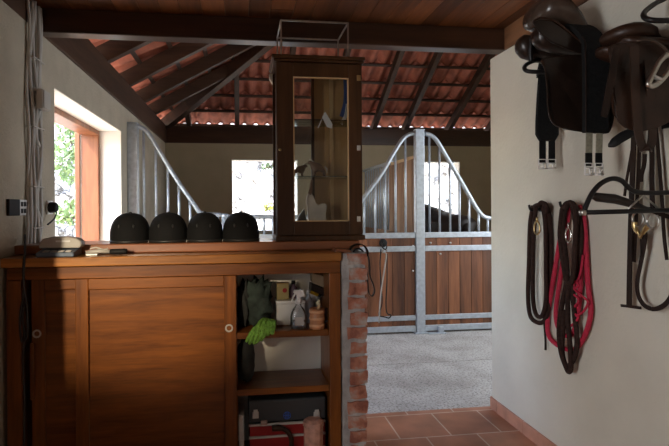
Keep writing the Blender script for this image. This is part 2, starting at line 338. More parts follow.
# ================================================================ the setting
XL, XR, YB = -1.16, 1.727, 8.0          # left wall, right wall, far wall (inner faces)
ZW, ZP, ZC = 2.435, 2.70, 2.578         # wall top, plate top, boarded ceiling
ST = 'structure'
B(XL - 1.4, XR + 0.3, -3.2, 3.32, -0.1, 0.0).build('floor', M['tiles'], kind=ST)
B(XL - 0.3, 6.0, 3.322, 4.347, -0.1, -0.002).build('floor_aisle', M['concrete'], kind=ST)
B(XL - 0.3, 6.0, 4.355, 8.2, -0.1, -0.002).build('floor_stalls', M['concrete'], kind=ST)
B(XL - 0.3, 6.0, 4.340, 4.362, -0.1, -0.008).build('trim_floor_joint', M['cable_black'], kind=ST)
B(-14, 14, -8, 16, -0.35, -0.12).build('ground_outside', mat('pale_gravel', (0.55, 0.50, 0.42), 0.9, noise_s=8, noise_a=0.2), kind=ST)
# left wall with the window opening
wy0, wy1, wz0, wz1 = 3.335, 5.108, 0.98, 2.172
w = MB()
w.box(XL - 0.2, XL, 1.0, wy0, 0, ZW); w.box(XL - 0.2, XL, wy1, YB + 0.2, 0, ZW)  # near end stops short, out of view, to edge the spot's patch
w.box(XL - 0.2, XL, wy0, wy1, 0, wz0); w.box(XL - 0.2, XL, wy0, wy1, wz1, ZW)
w.build('wall_left', M['plaster_left'], kind=ST)
w = MB()
w.box(XL - 0.2, XL - 0.002, wy1 - 0.006, wy1, wz0, wz1); w.box(XL - 0.2, XL - 0.002, wy0, wy0 + 0.006, wz0, wz1)
w.box(XL - 0.2, XL - 0.002, wy0, wy1, wz1 - 0.006, wz1); w.build('trim_window_reveal', M['white_paint'], kind=ST)
# wooden window frame set at the outer face, with the casement folded open against its far side
wf = MB()
xo = XL - 0.2
wf.box(xo - 0.16, xo, wy1 - 0.05, wy1, wz0, wz1); wf.box(xo - 0.16, xo, wy0, wy0 + 0.05, wz0, wz1)
wf.box(xo - 0.16, xo, wy0 + 0.05, wy1 - 0.05, wz1 - 0.05, wz1); wf.box(xo - 0.16, xo, wy0 + 0.05, wy1 - 0.05, wz0, wz0 + 0.04)
wf.build('window_1', M['frame_wood'], kind=ST, bevel=0.004)
B(xo - 0.215, xo - 0.170, wy1 - 0.06, wy1 - 0.01, wz0 + 0.02, wz1 - 0.03).build('trim_window_shutter', M['frame_wood'], kind=ST, bevel=0.004)
# right wall, its end at the aisle
B(XR, XR + 0.22, -3.0, 3.287, 0, ZW).build('wall_right', M['plaster'], kind=ST, bevel=0.008)
B(XL - 1.4, XR + 0.22, -3.2, -3.0, 0, 2.7).build('wall_front', M['plaster'], kind=ST)
B(XL - 1.4, XL - 1.2, -3.0, 1.2, 0, 2.7).build('wall_unseen_side', M['plaster'], kind=ST)  # unseen wall set back to widen the room so the spot can pass
B(XL - 1.2, XL - 0.2, 1.0, 1.2, 0, 2.7).build('wall_unseen_return', M['plaster'], kind=ST)  # unseen return added to block light beside the spot's path
# far wall with two openings
def hole_wall(name, x0, x1, y0, y1, z1, holes, m):
    b = MB(); x = x0
    for (a, c, za, zb) in holes:
        b.box(x, a, y0, y1, 0, z1); b.box(a, c, y0, y1, 0, za); b.box(a, c, y0, y1, zb, z1); x = c
    b.box(x, x1, y0, y1, 0, z1); return b.build(name, m, kind=ST)
def Xf(px, py=180): return PX(px, py, Y=YB).x
fw = [(Xf(231.5), Xf(298), 1.05, PX(250, 159.5, Y=YB).z), (Xf(393), Xf(460), 1.05, PX(440, 161.5, Y=YB).z)]
fw = [(a, c, za, zb) for a, c, za, zb in fw]
hole_wall('wall_back', XL, 6.0, YB, YB + 0.22, ZW, fw, M['plaster_back'])
for i, (a, c, za, zb) in enumerate(fw):
    b = MB(); b.box(c - 0.012, c, YB + 0.002, YB + 0.22, za, zb); b.box(a, a + 0.012, YB + 0.002, YB + 0.22, za, zb); b.box(a, c, YB + 0.002, YB + 0.22, zb - 0.012, zb); b.box(a, c, YB - 0.03, YB + 0.24, za - 0.03, za + 0.005)
    b.build('window_%d' % (i + 2), M['white_paint'], kind=ST)
# aisle end, far to the right
B(6.0, 6.2, 3.08, 5.5, 0, 5.8).build('wall_aisle_end', M['plaster_back'], kind=ST)
B(XR + 0.22, 6.0, 3.08, 3.287, 0, ZW).build('wall_aisle_side', M['plaster_back'], kind=ST)
B(6.0, 6.2, 5.5, 8.2, 0, 5.8).build('wall_stall_end', M['plaster_back'], kind=ST)
# half wall behind the cupboard
B(XL, 0.66, 2.93, 3.06, 0, 1.165).build('wall_half', M['white_paint'], kind=ST)
# skirting tiles
b = MB(); y = 3.287; L_ = [3.287, 3.20, 2.88, 2.55, 2.22, 1.9, 1.57, 1.24, 0.9, 0.5, 0.0, -1.0, -3.0]
for i in range(len(L_) - 1): b.box(XR - 0.011, XR + 0.002, L_[i + 1] + 0.003, L_[i] - 0.003, 0, 0.080)
b.build('baseboard_right', M['skirting'], kind=ST, bevel=0.002)
B(XR - 0.007, XR + 0.001, -3.0, 3.287, 0, 0.078).build('trim_skirting_grout', M['grout'], kind=ST)
B(XR - 0.008, XR + 0.2, 3.283, 3.296, 0, 0.080).build('baseboard_end', M['skirting'], kind=ST)

# ceiling of boards, beam, plates
b = MB(); x = XL - 1.4
while x < XR + 0.25:
    wd = random.uniform(0.11, 0.14); y = -3.2
    while y < 3.1:
        ln = random.uniform(1.2, 2.6); b.box(x + 0.0015, min(x + wd, XR + 0.25) - 0.0015, y + 0.001, min(y + ln, 3.12) - 0.001, ZC, ZC + 0.02); y += ln
    x += wd
b.build('ceiling', M['ceiling'], kind=ST, bevel=0.002)
B(XL - 1.5, XR + 0.3, -3.3, 3.2, ZC + 0.02, ZC + 0.06).build('ceiling_deck', M['beam'], kind=ST)
B(XL - 0.1, XR + 0.10, 3.085, 3.185, ZW, ZC - 0.001).build('beam', M['beam'], kind=ST, bevel=0.006)
B(XR + 0.10, 6.0, 3.085, 3.185, ZW, ZC).build('beam_aisle', M['beam'], kind=ST, bevel=0.006)
B(XR - 0.004, XR + 0.22, -3.0, 3.083, ZW, ZC - 0.001).build('wall_plate_right', M['plate_y'], kind=ST)
B(XL - 0.2, XL + 0.004, -3.0, 3.083, ZW, ZC - 0.001).build('wall_plate_front', M['beam_y'], kind=ST)
B(XL - 0.09, XL + 0.02, 3.187, YB + 0.08, ZW, ZP).build('wall_plate_left', M['beam_y'], kind=ST, bevel=0.006)
B(XL + 0.02, 6.0, YB - 0.02, YB + 0.08, ZW, ZP).build('wall_plate_back', M['beam'], kind=ST, bevel=0.006)
B(XL - 0.3, 6.0, 2.95, 3.083, ZC + 0.06, 5.8).build('wall_gable', M['beam'], kind=ST)

# hipped roof: rafters, battens, clay tiles
PITCH = 0.56; RH = 0.12
def zr(s): return 2.70 + PITCH * s          # underside of the rafters at s metres inside the wall
for xx in (-0.80, -0.05, 0.70, 1.44, 2.18, 2.72, 3.48, 4.2, 5.0):
    smax = 4.8 if xx > 3.6 else min(4.8, xx - XL)
    MB().bar((xx, YB + 0.30, zr(-0.30) + RH / 2), (xx, YB - smax, zr(smax) + RH / 2), 0.07, RH).build('rafter', M['rafter'], kind=ST, bevel=0.004)
for yy in (3.72, 4.56, 5.41, 6.22, 6.99):
    smax = min(4.8, YB - yy)
    MB().bar((XL - 0.30, yy, zr(-0.30) + RH / 2), (XL + smax, yy, zr(smax) + RH / 2), 0.085, RH + 0.03).build('rafter', M['rafter_x'], kind=ST, bevel=0.004)
MB().bar((XL - 0.1, YB + 0.1, zr(-0.1) + 0.02), (XL + 4.8, YB - 4.8, zr(4.8) + 0.02), 0.11, 0.17).build('hip_rafter', M['rafter'], kind=ST, bevel=0.004)
ROW = 0.31
for k in range(16):
    s = -0.18 + k * ROW; z = zr(s) + RH + 0.03
    MB().bar((XL + max(s, -0.3) + 0.03, YB - s, z), (6.0, YB - s, z), 0.045, 0.03, up=(0, -PITCH, 1)).build('batten', M['rafter_x'], kind=ST)
    if s < 4.6: MB().bar((XL + s, YB - s - 0.05, z), (XL + s, 3.1, z), 0.045, 0.03, up=(-PITCH, 0, 1)).build('batten', M['rafter'], kind=ST)
def tiles(side):
    b = MB(); per = 0.19; n = 8
    for k in range(16):
        s0 = -0.27 + k * ROW; s1 = s0 + ROW + 0.07
        if side == 'back': u0, u1 = XL + max(s0, -0.27) + 0.0, 6.1
        else: u0, u1 = 3.0, YB - s0 + 0.0
        if u1 - u0 < 0.2: continue
        cols = int((u1 - u0) / per * n); vs = []; fs = []
        for j, s in enumerate((s0, s0 + 0.004, (s0 + s1) / 2, s1)):
            lift = 0.058 if j < 2 else (0.036 if j == 2 else 0.006)
            for c in range(cols + 1):
                u = u0 + (u1 - u0) * c / cols; ph = ((u / per) + 0.0) % 1.0
                wv = math.sin(math.pi * ph / 0.62) if ph < 0.62 else -0.35 * math.sin(math.pi * (ph - 0.62) / 0.38)
                z = zr(s) + RH + 0.06 + lift + 0.05 * wv - (0.03 if j == 0 else 0)
                vs.append((u, YB - s, z) if side == 'back' else (XL + s, u, z))
        w_ = cols + 1
        for j in range(3):
            fs += [(j * w_ + c, j * w_ + c + 1, (j + 1) * w_ + c + 1, (j + 1) * w_ + c) for c in range(cols)]
        b._add(vs, fs)
    return b
tiles('back').build('roof_back', M['roof_tile'], kind=ST, solid=0.012)
tiles('left').build('roof_left', M['roof_tile'], kind=ST, solid=0.012)

# the rocky bank outside the windows
vs = []; fs = []; nx, nz_ = 90, 34
for j in range(nz_ + 1):
    for i in range(nx + 1):
        x = -11 + 20 * i / nx; z = -0.2 + 6.5 * j / nz_
        y = 9.7 + 0.55 * z + max(0, -3.5 - x) * -0.25 + 0.8 * noise.noise(Vector((x * 0.7, z * 0.7, 1.3))) + 0.25 * noise.noise(Vector((x * 2.5, z * 2.5, 4)))
        vs.append((x, y, z))
for j in range(nz_):
    for i in range(nx): a = j * (nx + 1) + i; fs.append((a, a + 1, a + nx + 2, a + nx + 1))
MB()._add(vs, fs).build('rock_bank', M['rock'], kind=ST, solid=0.1)
def shrub(name, label, c, rad, n, m, size=0.07):
    root = thing(name, label, 'shrub', (c[0], c[1], c[2] - rad[2])); b = MB(); st = MB()
    c = Vector(c)
    for k in range(9):
        d = Vector((random.uniform(-1, 1) * rad[0], random.uniform(-0.5, 0.3) * rad[1], random.uniform(-1, 1) * rad[2])) * 0.8
        st.tube([c + Vector((0, rad[1], -0.3 * rad[2])), c + d * 0.5, c + d], 0.008, 5)
    for _ in range(n):
        while True:
            q = Vector((random.uniform(-1, 1), random.uniform(-1, 1), random.uniform(-1, 1)))
            if q.length < 1: break
        p_ = c + Vector((q.x * rad[0], q.y * rad[1], q.z * rad[2])); a = Vector((random.gauss(0, 1), random.gauss(0, 1), random.gauss(0, 1))).normalized(); t = a.orthogonal().normalized(); s_ = size * random.uniform(0.6, 1.3)
        nrm = a.cross(t) * 0.15 * s_
        b._add([p_ - a * s_, p_ + t * s_ * 0.45 + nrm, p_ + a * s_, p_ - t * s_ * 0.45 + nrm], [(0, 1, 2, 3)])
    st.build('stems', M['rafter'], root); b.build('foliage', m, root)
q = PX(71, 150, Y=9.3); shrub('bush', 'tall leafy green bush on the rocks outside the left window', (q.x, q.y, q.z), (0.34, 0.3, 0.62), 420, M['leaf'])
q = PX(72, 214, Y=8.6); shrub('bush', 'low green bush beneath the taller one outside the left window', (q.x, q.y, q.z), (0.36, 0.3, 0.22), 170, M['leaf'])
q = PX(268, 207, Y=10.0); shrub('tuft', 'small yellow-green tuft on the rocks seen through the far window', (q.x, q.y, q.z), (0.13, 0.1, 0.10), 60, M['leaf_y'], 0.04)
q = PX(270, 166, Y=10.4); shrub('tuft', 'small green sprig at the top of the far window, on the rocks', (q.x, q.y, q.z), (0.16, 0.1, 0.13), 50, M['leaf'], 0.05)

# ================================================================ stall front (galvanised bars over boards) at Y = 5.4
YG = 5.40
def G(px, py): return PX(px, py, Y=YG)
zr_hi = G(430, 235).z + 0.02                      # rail over the boards
def stall_panel(name, label, x0, x1, tube_pts, n_bars, bars_x=None, boards=True):
    root = thing(name, label, 'stall gate', ((x0 + x1) / 2, YG, 0))
    path = smooth_path(tube_pts, 8)
    MB().tube(path, 0.024, 10).build('top_tube', M['galv'], root, smooth=True)
    ztop = 1.125; zm = 1.005
    def ztube(x):
        for a, c in zip(path, path[1:]):
            if min(a.x, c.x) <= x <= max(a.x, c.x) and abs(c.x - a.x) > 1e-6: return a.z + (c.z - a.z) * (x - a.x) / (c.x - a.x)
        return path[-1].z
    for x in (bars_x or [x0 + (x1 - x0) * (k + 0.5) / n_bars for k in range(n_bars)]):
        MB().tube([(x, YG, ztop - 0.01), (x, YG, ztube(x))], 0.0135, 8).build('bar', M['galv'], root, smooth=True)
    for (a, c) in ((1.065, 1.125), (0.915, 0.975), (0.145, 0.20), (0.02, 0.085)):
        B(x0, x1, YG - 0.028, YG + 0.02, a, c).build('rail', M['galv'], root, bevel=0.004)
    b = MB(); x = x0
    while x < x1 - 0.01:
        wd = 0.138; b.box(x + 0.002, min(x + wd, x1) - 0.002, YG - 0.012, YG + 0.018, 0.03, 1.08); x += wd
    b.build('board_panel', M['board'], root, bevel=0.003)
    return root
xpost = G(419.5, 240).x; xl = XL + 0.053; xs = G(225, 225).x; xr_end = xpost + 1.42
def pts(l): return [G(a, b_) for a, b_ in l]
g1 = stall_panel('stall_gate', 'galvanised gate at the left wall whose bars slope down behind the black helmets', xl + 0.055, xs - 0.04,
    pts([(133, 126.5), (141, 127.5), (148, 133), (158, 149), (175, 177), (193, 203), (199, 211.5), (205, 214), (222, 215)]), 8,
    [G(p_, 200).x for p_ in (144, 156, 168, 179, 190, 199, 209, 218)])
g2 = stall_panel('stall_gate', 'galvanised gate rising from behind the glass cabinet to the tall middle post', xs + 0.04, xpost - 0.055,
    pts([(228, 216.5), (280, 217), (338, 217.5), (350, 214), (358, 206), (365, 196), (380, 176), (393, 154), (402, 140), (408, 135), (414, 133.5)]), 18,
    [G(p_, 200).x for p_ in (237, 246, 255, 264, 273, 282, 291, 300, 309, 318, 327, 336, 345, 354, 364, 375, 385, 395.5, 405.5)])
dxr = 1.0
g3 = stall_panel('stall_gate', 'galvanised gate sloping down from the tall middle post towards the cream wall', xpost + 0.055, xr_end,
    pts([(425, 133.5), (431, 135.5), (437, 141), (446, 156), (459, 178), (470, 197), (477, 209), (483, 216), (489, 218), (497, 218.5), (530, 219)]), 11,
    [G(p_, 200).x for p_ in (429.5, 439.5, 450, 459.5, 469, 478.5, 487.5, 497, 507, 517)])
def post(label, x, w, z, d=0.08):
    r = thing('stall_post', label, 'post', (x, YG, 0))
    B(x - w / 2, x + w / 2, YG - d / 2, YG + d / 2, 0.0, z).build('post_tube', M['galv'], r, bevel=0.005)
    B(x - w / 2 - 0.003, x + w / 2 + 0.003, YG - d / 2 - 0.003, YG + d / 2 + 0.003, z, z + 0.012).build('cap', M['galv'], r, bevel=0.003)
    B(x - w / 2 - 0.03, x + w / 2 + 0.03, YG - d / 2 - 0.03, YG + d / 2, 0.0, 0.012).build('base_plate', M['galv'], r, bevel=0.002)
    return r
pm = post('tall galvanised post between the two rising gates, right of the brick pillar', xpost, 0.10, PX(419, 130.5, Y=YG).z)
post('tall galvanised post at the left wall beside the window', xl, 0.10, PX(129, 124, Y=YG).z, 0.10)
ps = thing('stall_post', 'short round galvanised post with a cap, behind the rightmost helmet', 'post', (xs, YG, 0))
MB().tube([(xs, YG, 0), (xs, YG, G(225, 216).z)], 0.036, 14).build('post_tube', M['galv'], ps, smooth=True)
MB().lathe([(0.041, 0), (0.043, 0.012), (0.038, 0.028), (0.02, 0.036), (0.001, 0.038)], (xs, YG, G(225, 217).z), 14).build('cap', M['galv'], ps, smooth=True)
# door stop at the foot of the middle post, bolts on the boards
q = PX(434, 331, Y=YG - 0.06)
b = thing('door_guide', 'small galvanised floor guide at the foot of the tall middle post', 'door guide', (q.x, YG - 0.07, 0))
B(xpost + 0.07, xpost + 0.27, YG - 0.10, YG - 0.035, 0, 0.012).build('base_plate', M['galv'], b, bevel=0.003)
B(xpost + 0.19, xpost + 0.25, YG - 0.085, YG - 0.04, 0.012, 0.075).build('stop_block', M['galv'], b, bevel=0.006)
for (px, py, g) in ((431, 243, g3), (451, 243, g3), (441, 254, g3), (413.5, 246, g2), (413.5, 271, g2)):
    q = PX(px, py, Y=YG - 0.03)
    MB().lathe([(0.012, 0), (0.012, 0.006), (0.007, 0.011), (0.001, 0.012)], (q.x, YG - 0.012, q.z), 10, axis='Y').warp(lambda v: (v.x, 2 * (YG - 0.012) - v.y, v.z)).build('bolt', M['steel'], g, smooth=True)

# divider between the two stalls, running back from the middle post
xd = xpost + 0.005
dv = thing('stall_divider', 'tall partition of rough boards and bars between the two stalls behind the middle post', 'partition', (xd, 6.5, 0))
b = MB(); y = YG + 0.06
while y < 6.40: b.box(xd - 0.02, xd + 0.02, y, y + 0.146, 0.03, 1.965); y += 0.15
b.build('board_panel', M['board_rough'], dv, bevel=0.003)
B(xd - 0.025, xd + 0.025, YG + 0.06, 6.41, 1.965, 2.005).build('board_cap', M['pale_wood'], dv, bevel=0.003)
b = MB(); y = 6.44
while y < 7.9: b.box(xd - 0.02, xd + 0.02, y, y + 0.146, 0.03, 1.1); y += 0.15
b.build('board_panel', M['board_rough'], dv, bevel=0.003)
for y in [6.48 + 0.125 * k for k in range(12)]:
    MB().tube([(xd, y, 1.1), (xd, y, 2.0)], 0.012, 8).build('bar', M['galv'], dv, smooth=True)
B(xd - 0.02, xd + 0.02, 6.42, 7.96, 1.99, 2.03).build('top_rail', M['galv'], dv, bevel=0.003)

# horse in the right-hand stall: only its dark back shows over the gate
def skin_body(name, parent, verts, edges, mat_, label=None):
    o0 = Vector(ORG[parent.name])
    me = bpy.data.meshes.new(name); me.from_pydata([tuple(Vector(v[:3]) - o0) for v in verts], edges, [])
    me.materials.append(mat_); o = bpy.data.objects.new(name, me); COL.objects.link(o); o.parent = parent
    sk = o.modifiers.new('skin', 'SKIN'); sv = me.skin_vertices[0].data
    for i, v in enumerate(verts): sv[i].radius = (v[3], v[4] if len(v) > 4 else v[3]); sv[i].use_root = (i == 0)
    sk.use_smooth_shade = True
    sb = o.modifiers.new('sub', 'SUBSURF'); sb.levels = 2; sb.render_levels = 2
    return o
c0 = PX(460, 203, Y=6.15); c1 = PX(434, 200, Y=6.72)
fwd = Vector((c1.x - c0.x, c1.y - c0.y, 0)).normalized(); sd = Vector((fwd.y, -fwd.x, 0))
hb = Vector((c0.x, c0.y, 0))
hroot = thing('horse', 'dark horse standing in the stall right of the middle post, its back above the gate', 'horse', tuple(hb))
def hp(a, s_, z): v = hb + fwd * a + sd * s_; return (v.x, v.y, z)
hv = [hp(0.06, 0, 1.29) + (0.21, 0.25), hp(0.36, 0, 1.10) + (0.22, 0.23), hp(0.66, 0, 1.24) + (0.17, 0.29), hp(0.88, 0, 1.28) + (0.17, 0.22),
      hp(1.10, 0, 1.34) + (0.11, 0.15), hp(1.30, 0.02, 1.36) + (0.09, 0.11), hp(1.42, 0.04, 1.28) + (0.085, 0.10), hp(1.60, 0.05, 1.08) + (0.055, 0.065), hp(1.66, 0.05, 0.98) + (0.05, 0.05),
      hp(-0.12, 0, 1.18) + (0.16, 0.17), hp(-0.2, 0, 1.05) + (0.03, 0.03), hp(-0.24, 0, 0.6) + (0.035, 0.035)]
he = [(0, 1), (1, 2), (2, 3), (3, 4), (4, 5), (5, 6), (6, 7), (7, 8), (0, 9), (9, 10), (10, 11)]
for s_ in (-1, 1):
    k = len(hv); hv += [hp(0.02, s_ * 0.14, 0.86) + (0.11,), hp(-0.14, s_ * 0.14, 0.52) + (0.055,), hp(-0.10, s_ * 0.14, 0.14) + (0.035,), hp(-0.07, s_ * 0.14, 0.03) + (0.05,)]
    he += [(0, k), (k, k + 1), (k + 1, k + 2), (k + 2, k + 3)]
    k = len(hv); hv += [hp(0.80, s_ * 0.13, 0.86) + (0.085,), hp(0.80, s_ * 0.13, 0.46) + (0.045,), hp(0.80, s_ * 0.13, 0.14) + (0.033,), hp(0.83, s_ * 0.13, 0.03) + (0.05,)]
    he += [(2, k), (k, k + 1), (k + 1, k + 2), (k + 2, k + 3)]
skin_body('body', hroot, hv, he, M['horse'])
for s_ in (-1, 1):
    a = Vector(hp(1.36, 0.04 + s_ * 0.05, 1.40)); t = Vector(hp(1.34, 0.04 + s_ * 0.07, 1.50))
    MB().tube([a, (a + t) / 2, t], [0.022, 0.028, 0.004], 8).build('ear', M['horse'], hroot, smooth=True)
mn = MB(); mn.tube([hp(0.86, 0, 1.47), hp(1.1, 0, 1.49), hp(1.30, 0.02, 1.475)], [0.02, 0.035, 0.02], 8); mn.build('mane', M['plastic_black'], hroot, smooth=True)

# tie hook on the gate with a rope and a chain
q = PX(383, 243, Y=YG - 0.03)
th = thing('wall_hook', 'round black hook fixed to the gate rail left of the tall post', 'hook', (q.x, q.y, q.z))
MB().lathe([(0.046, 0), (0.046, 0.012), (0.03, 0.02), (0.001, 0.022)], (q.x, YG - 0.032, q.z), 16, axis='Y').warp(lambda v: (v.x, 2 * (YG - 0.032) - v.y, v.z)).build('plate', M['plastic_black'], th, smooth=True)
MB().tube(smooth_path([(q.x - 0.02, YG - 0.05, q.z), (q.x - 0.025, YG - 0.09, q.z - 0.04), (q.x + 0.01, YG - 0.10, q.z - 0.065), (q.x + 0.03, YG - 0.08, q.z - 0.03)]), 0.008, 8).build('hook', M['black_metal'], th, smooth=True)
yq = YG - 0.075
pr = [PX(a, b_, Y=yq) for a, b_ in ((387, 251), (384.5, 249), (382.5, 252), (386, 254), (385, 266), (382, 285), (380, 303), (379, 323))]
tag(MB().tube(smooth_path(pr), 0.008, 8).build('rope', M['rope_white'], smooth=True, origin=pr[0]), 'pale rope hanging from the black hook on the gate', 'rope')
pc = [PX(a, b_, Y=yq + 0.005) for a, b_ in ((381, 249), (380, 265), (381, 285), (382, 303), (379, 313), (380, 316), (385, 317), (389, 318), (391, 315), (387, 313), (386, 302), (387, 280), (387, 254))]
tag(MB().tube(smooth_path(pc), 0.007, 6).build('chain', M['plastic_black'], smooth=True, origin=pc[0]), 'dark loop of chain hanging beside the pale rope on the gate', 'chain')

# ================================================================ cupboard, ledge, brick pillar
YC = 2.60; ZT = 1.168
Xa, Xb = -1.143, 0.524
def CPX(px, py, y=YC): return PX(px, py, Y=y)
cup = thing('cupboard', 'long brown wooden cupboard with two sliding doors and an open bay on the right', 'cupboard', ((Xa + Xb) / 2, 2.75, 0))
B(Xa - 0.008, Xb, YC - 0.014, 2.925, ZT - 0.046, ZT).build('worktop', M['top'], cup, bevel=0.005)
zrail = CPX(150, 277.6).z
B(Xa + 0.008, Xb - 0.002, YC + 0.016, YC + 0.036, zrail, ZT - 0.050).build('top_rail', M['cup'], cup, bevel=0.003)
xst = CPX(330, 330).x
B(xst, Xb - 0.002, YC + 0.012, 2.925, 0.0, zrail - 0.001).build('side_panel', M['cup_z'], cup, bevel=0.003)
B(Xa + 0.008, CPX(20, 330).x, YC + 0.012, 2.925, 0.0, zrail - 0.001).build('side_panel', M['cup_z'], cup, bevel=0.003)
B(Xa + 0.008, xst, YC + 0.03, 2.92, 0.02, 0.06).build('bottom_board', M['cup'], cup)
B(CPX(232, 330).x, CPX(237, 330).x, YC + 0.075, 2.92, 0.06, zrail).build('divider', M['cup_z'], cup)
xd0 = CPX(235, 330).x
for (px, py) in ((300, 330.5), (300, 386.5)):
    z = CPX(px, py, YC + 0.035).z
    B(xd0, xst - 0.001, YC + 0.035, 2.92, z - 0.034, z).build('shelf', M['cup'], cup, bevel=0.003)
zs1 = CPX(300, 330.5, YC + 0.035).z; zs2 = CPX(300, 386.5, YC + 0.035).z
def sliding_door(x0, x1, y0, label, kx, kz):
    d = B(x0 + 0.01, x1 - 0.01, y0 + 0.017, y0 + 0.023, 0.09, zrail - 0.004).build('door', M['cup'], cup, label=label)
    sw = 0.062
    z1 = zrail - 0.002; z0 = 0.07
    for a_, c_ in ((x0, x0 + sw), (x1 - sw, x1)): B(a_, c_, y0, y0 + 0.024, z0, z1).build('stile', M['cup_z'], d, bevel=0.004)
    for a_, c_ in ((z1 - 0.055, z1), (z0, z0 + 0.07)): B(x0 + sw, x1 - sw, y0, y0 + 0.024, a_, c_).build('rail', M['cup'], d, bevel=0.004)
    pr_ = [(0.021, 0.002), (0.021, -0.004), (0.014, -0.004), (0.012, 0.0015), (0.001, 0.0015)]
    MB().lathe(pr_, (kx, y0, kz), 20, axis='Y').build('finger_pull', M['silver_paint'], d, smooth=True)
    MB().lathe([(0.0125, 0.0), (0.001, -0.001)], (kx, y0 + 0.001, kz), 16, axis='Y').build('pull_recess', M['plastic_black'], d)
    return d
k1 = CPX(229, 329); k2 = CPX(36.5, 334, YC + 0.045)
sliding_door(CPX(74, 330).x, CPX(236.3, 330).x, YC + 0.018, None, k1.x, k1.z)
sliding_door(CPX(27, 330).x, CPX(120, 330).x, YC + 0.050, None, k2.x, k2.z)
# window-sill board on the half wall
LG = 1.219
b = B(XL + 0.002, 0.665, 2.752, 3.09, ZT + 0.002, LG).build('ledge', M['ledge'], bevel=0.006, origin=(0, 2.9, ZT))
tag(b, 'long reddish wooden ledge board behind the worktop, under the helmets and cabinet', 'ledge')

# brick pillar
pil = thing('brick_pillar', 'narrow pillar of rough red bricks and grey mortar at the right end of the cupboard', 'pillar', (0.61, 2.75, 0))
x0, x1 = Xb + 0.004, CPX(365, 330).x
zt = CPX(355, 253).z
mm = MB(); 
def rough_box(b, xa, xb, ya, yb, za, zb, amp, seed, nx=3, ny=4, nz=3):
    """a box with a wavering surface"""
    def P_(x, y, z): 
        n_ = noise.noise_vector(Vector((x * 22 + seed, y * 22, z * 22))) * amp
        return Vector((x, y, z)) + n_
    def face(f, n1, n2):
        vs = [P_(*f(i / n1, j / n2)) for j in range(n2 + 1) for i in range(n1 + 1)]
        b._add(vs, [(j * (n1 + 1) + i, j * (n1 + 1) + i + 1, (j + 1) * (n1 + 1) + i + 1, (j + 1) * (n1 + 1) + i) for j in range(n2) for i in range(n1)])
    lx, ly, lz = (lambda t: xa + (xb - xa) * t), (lambda t: ya + (yb - ya) * t), (lambda t: za + (zb - za) * t)
    face(lambda s, t: (lx(s), ya, lz(t)), nx, nz); face(lambda s, t: (lx(s), yb, lz(t)), nx, nz)
    face(lambda s, t: (xa, ly(s), lz(t)), ny, nz); face(lambda s, t: (xb, ly(s), lz(t)), ny, nz)
    face(lambda s, t: (lx(s), ly(t), za), nx, ny); face(lambda s, t: (lx(s), ly(t), zb), nx, ny)
rough_box(mm, x0, x1 + 0.001, YC + 0.0, 3.06, 0, zt, 0.006, 3, 8, 10, 80)
mm.build('mortar', M['mortar'], pil, smooth=False)
course = 0.0785; k = 0; z = zt - 0.002
while z > 0.05:
    b = MB(); off = random.uniform(-0.006, 0.006); lead = 0.034 + random.uniform(-0.008, 0.010)
    rough_box(b, x0 + lead, x1 + 0.009 + off, YC - 0.007 + random.uniform(-0.004, 0.004), 2.84, z - 0.062 + random.uniform(-.003, .003), z, 0.010, k * 7.7, 8, 8, 6)
    rough_box(b, x0 + 0.01, x1 + 0.007 - off, 2.855, 3.06, z - 0.066, z - 0.002, 0.010, k * 3.1 + 50, 5, 6, 4)
    b.build('brick', M['brick'], pil, smooth=True); z -= course; k += 1

# things on top of the pillar and beside it
q = PX(357, 250, Y=2.66)
pp = [PX(a, b_, Y=2.70) for a, b_ in ((349, 252), (351, 247.5), (356, 244.5), (362, 244.8), (366, 248), (367.5, 253), (366.5, 256))]
rg = thing('leather_loop', 'dark leather loop arched over the top of the brick pillar', 'strap', tuple(pp[0]))
MB().strip(smooth_path(pp), (0, 1, 0), 0.035, 0.006).build('band', M['leather_strap'], rg, smooth=True)
MB().tube(smooth_path([PX(a, b_, Y=2.64) for a, b_ in ((353, 252.5), (356, 249), (361, 249.5), (364, 253))]), 0.005, 8).build('inner_ring', M['black_metal'], rg, smooth=True)
b = MB().prism([PX(a, b_, Y=2.63) for a, b_ in ((335, 252), (336, 248.8), (350, 250), (353, 253), (352, 254.2))], (0, 0.09, 0)).build('wood_offcut', M['ledge'], bevel=0.003, origin=PX(344, 253, Y=2.65))
tag(b, 'small reddish wood offcut lying where the worktop meets the pillar', 'wood offcut')
pp = [PX(356, 252.5, Y=2.95), PX(364, 252, Y=2.98)] + [PX(a, b_, Y=3.0) for a, b_ in ((368, 256), (369.5, 266), (370, 276), (373, 284), (374.5, 291), (372, 296), (368.5, 292), (367.5, 280), (366.5, 268))]
b = MB().strip(smooth_path(pp), (0, 1, 0), 0.022, 0.006).build('strap', M['leather_brown'], smooth=True, origin=pp[0])
tag(b, 'brown leather strap hanging against the right side of the brick pillar', 'strap')

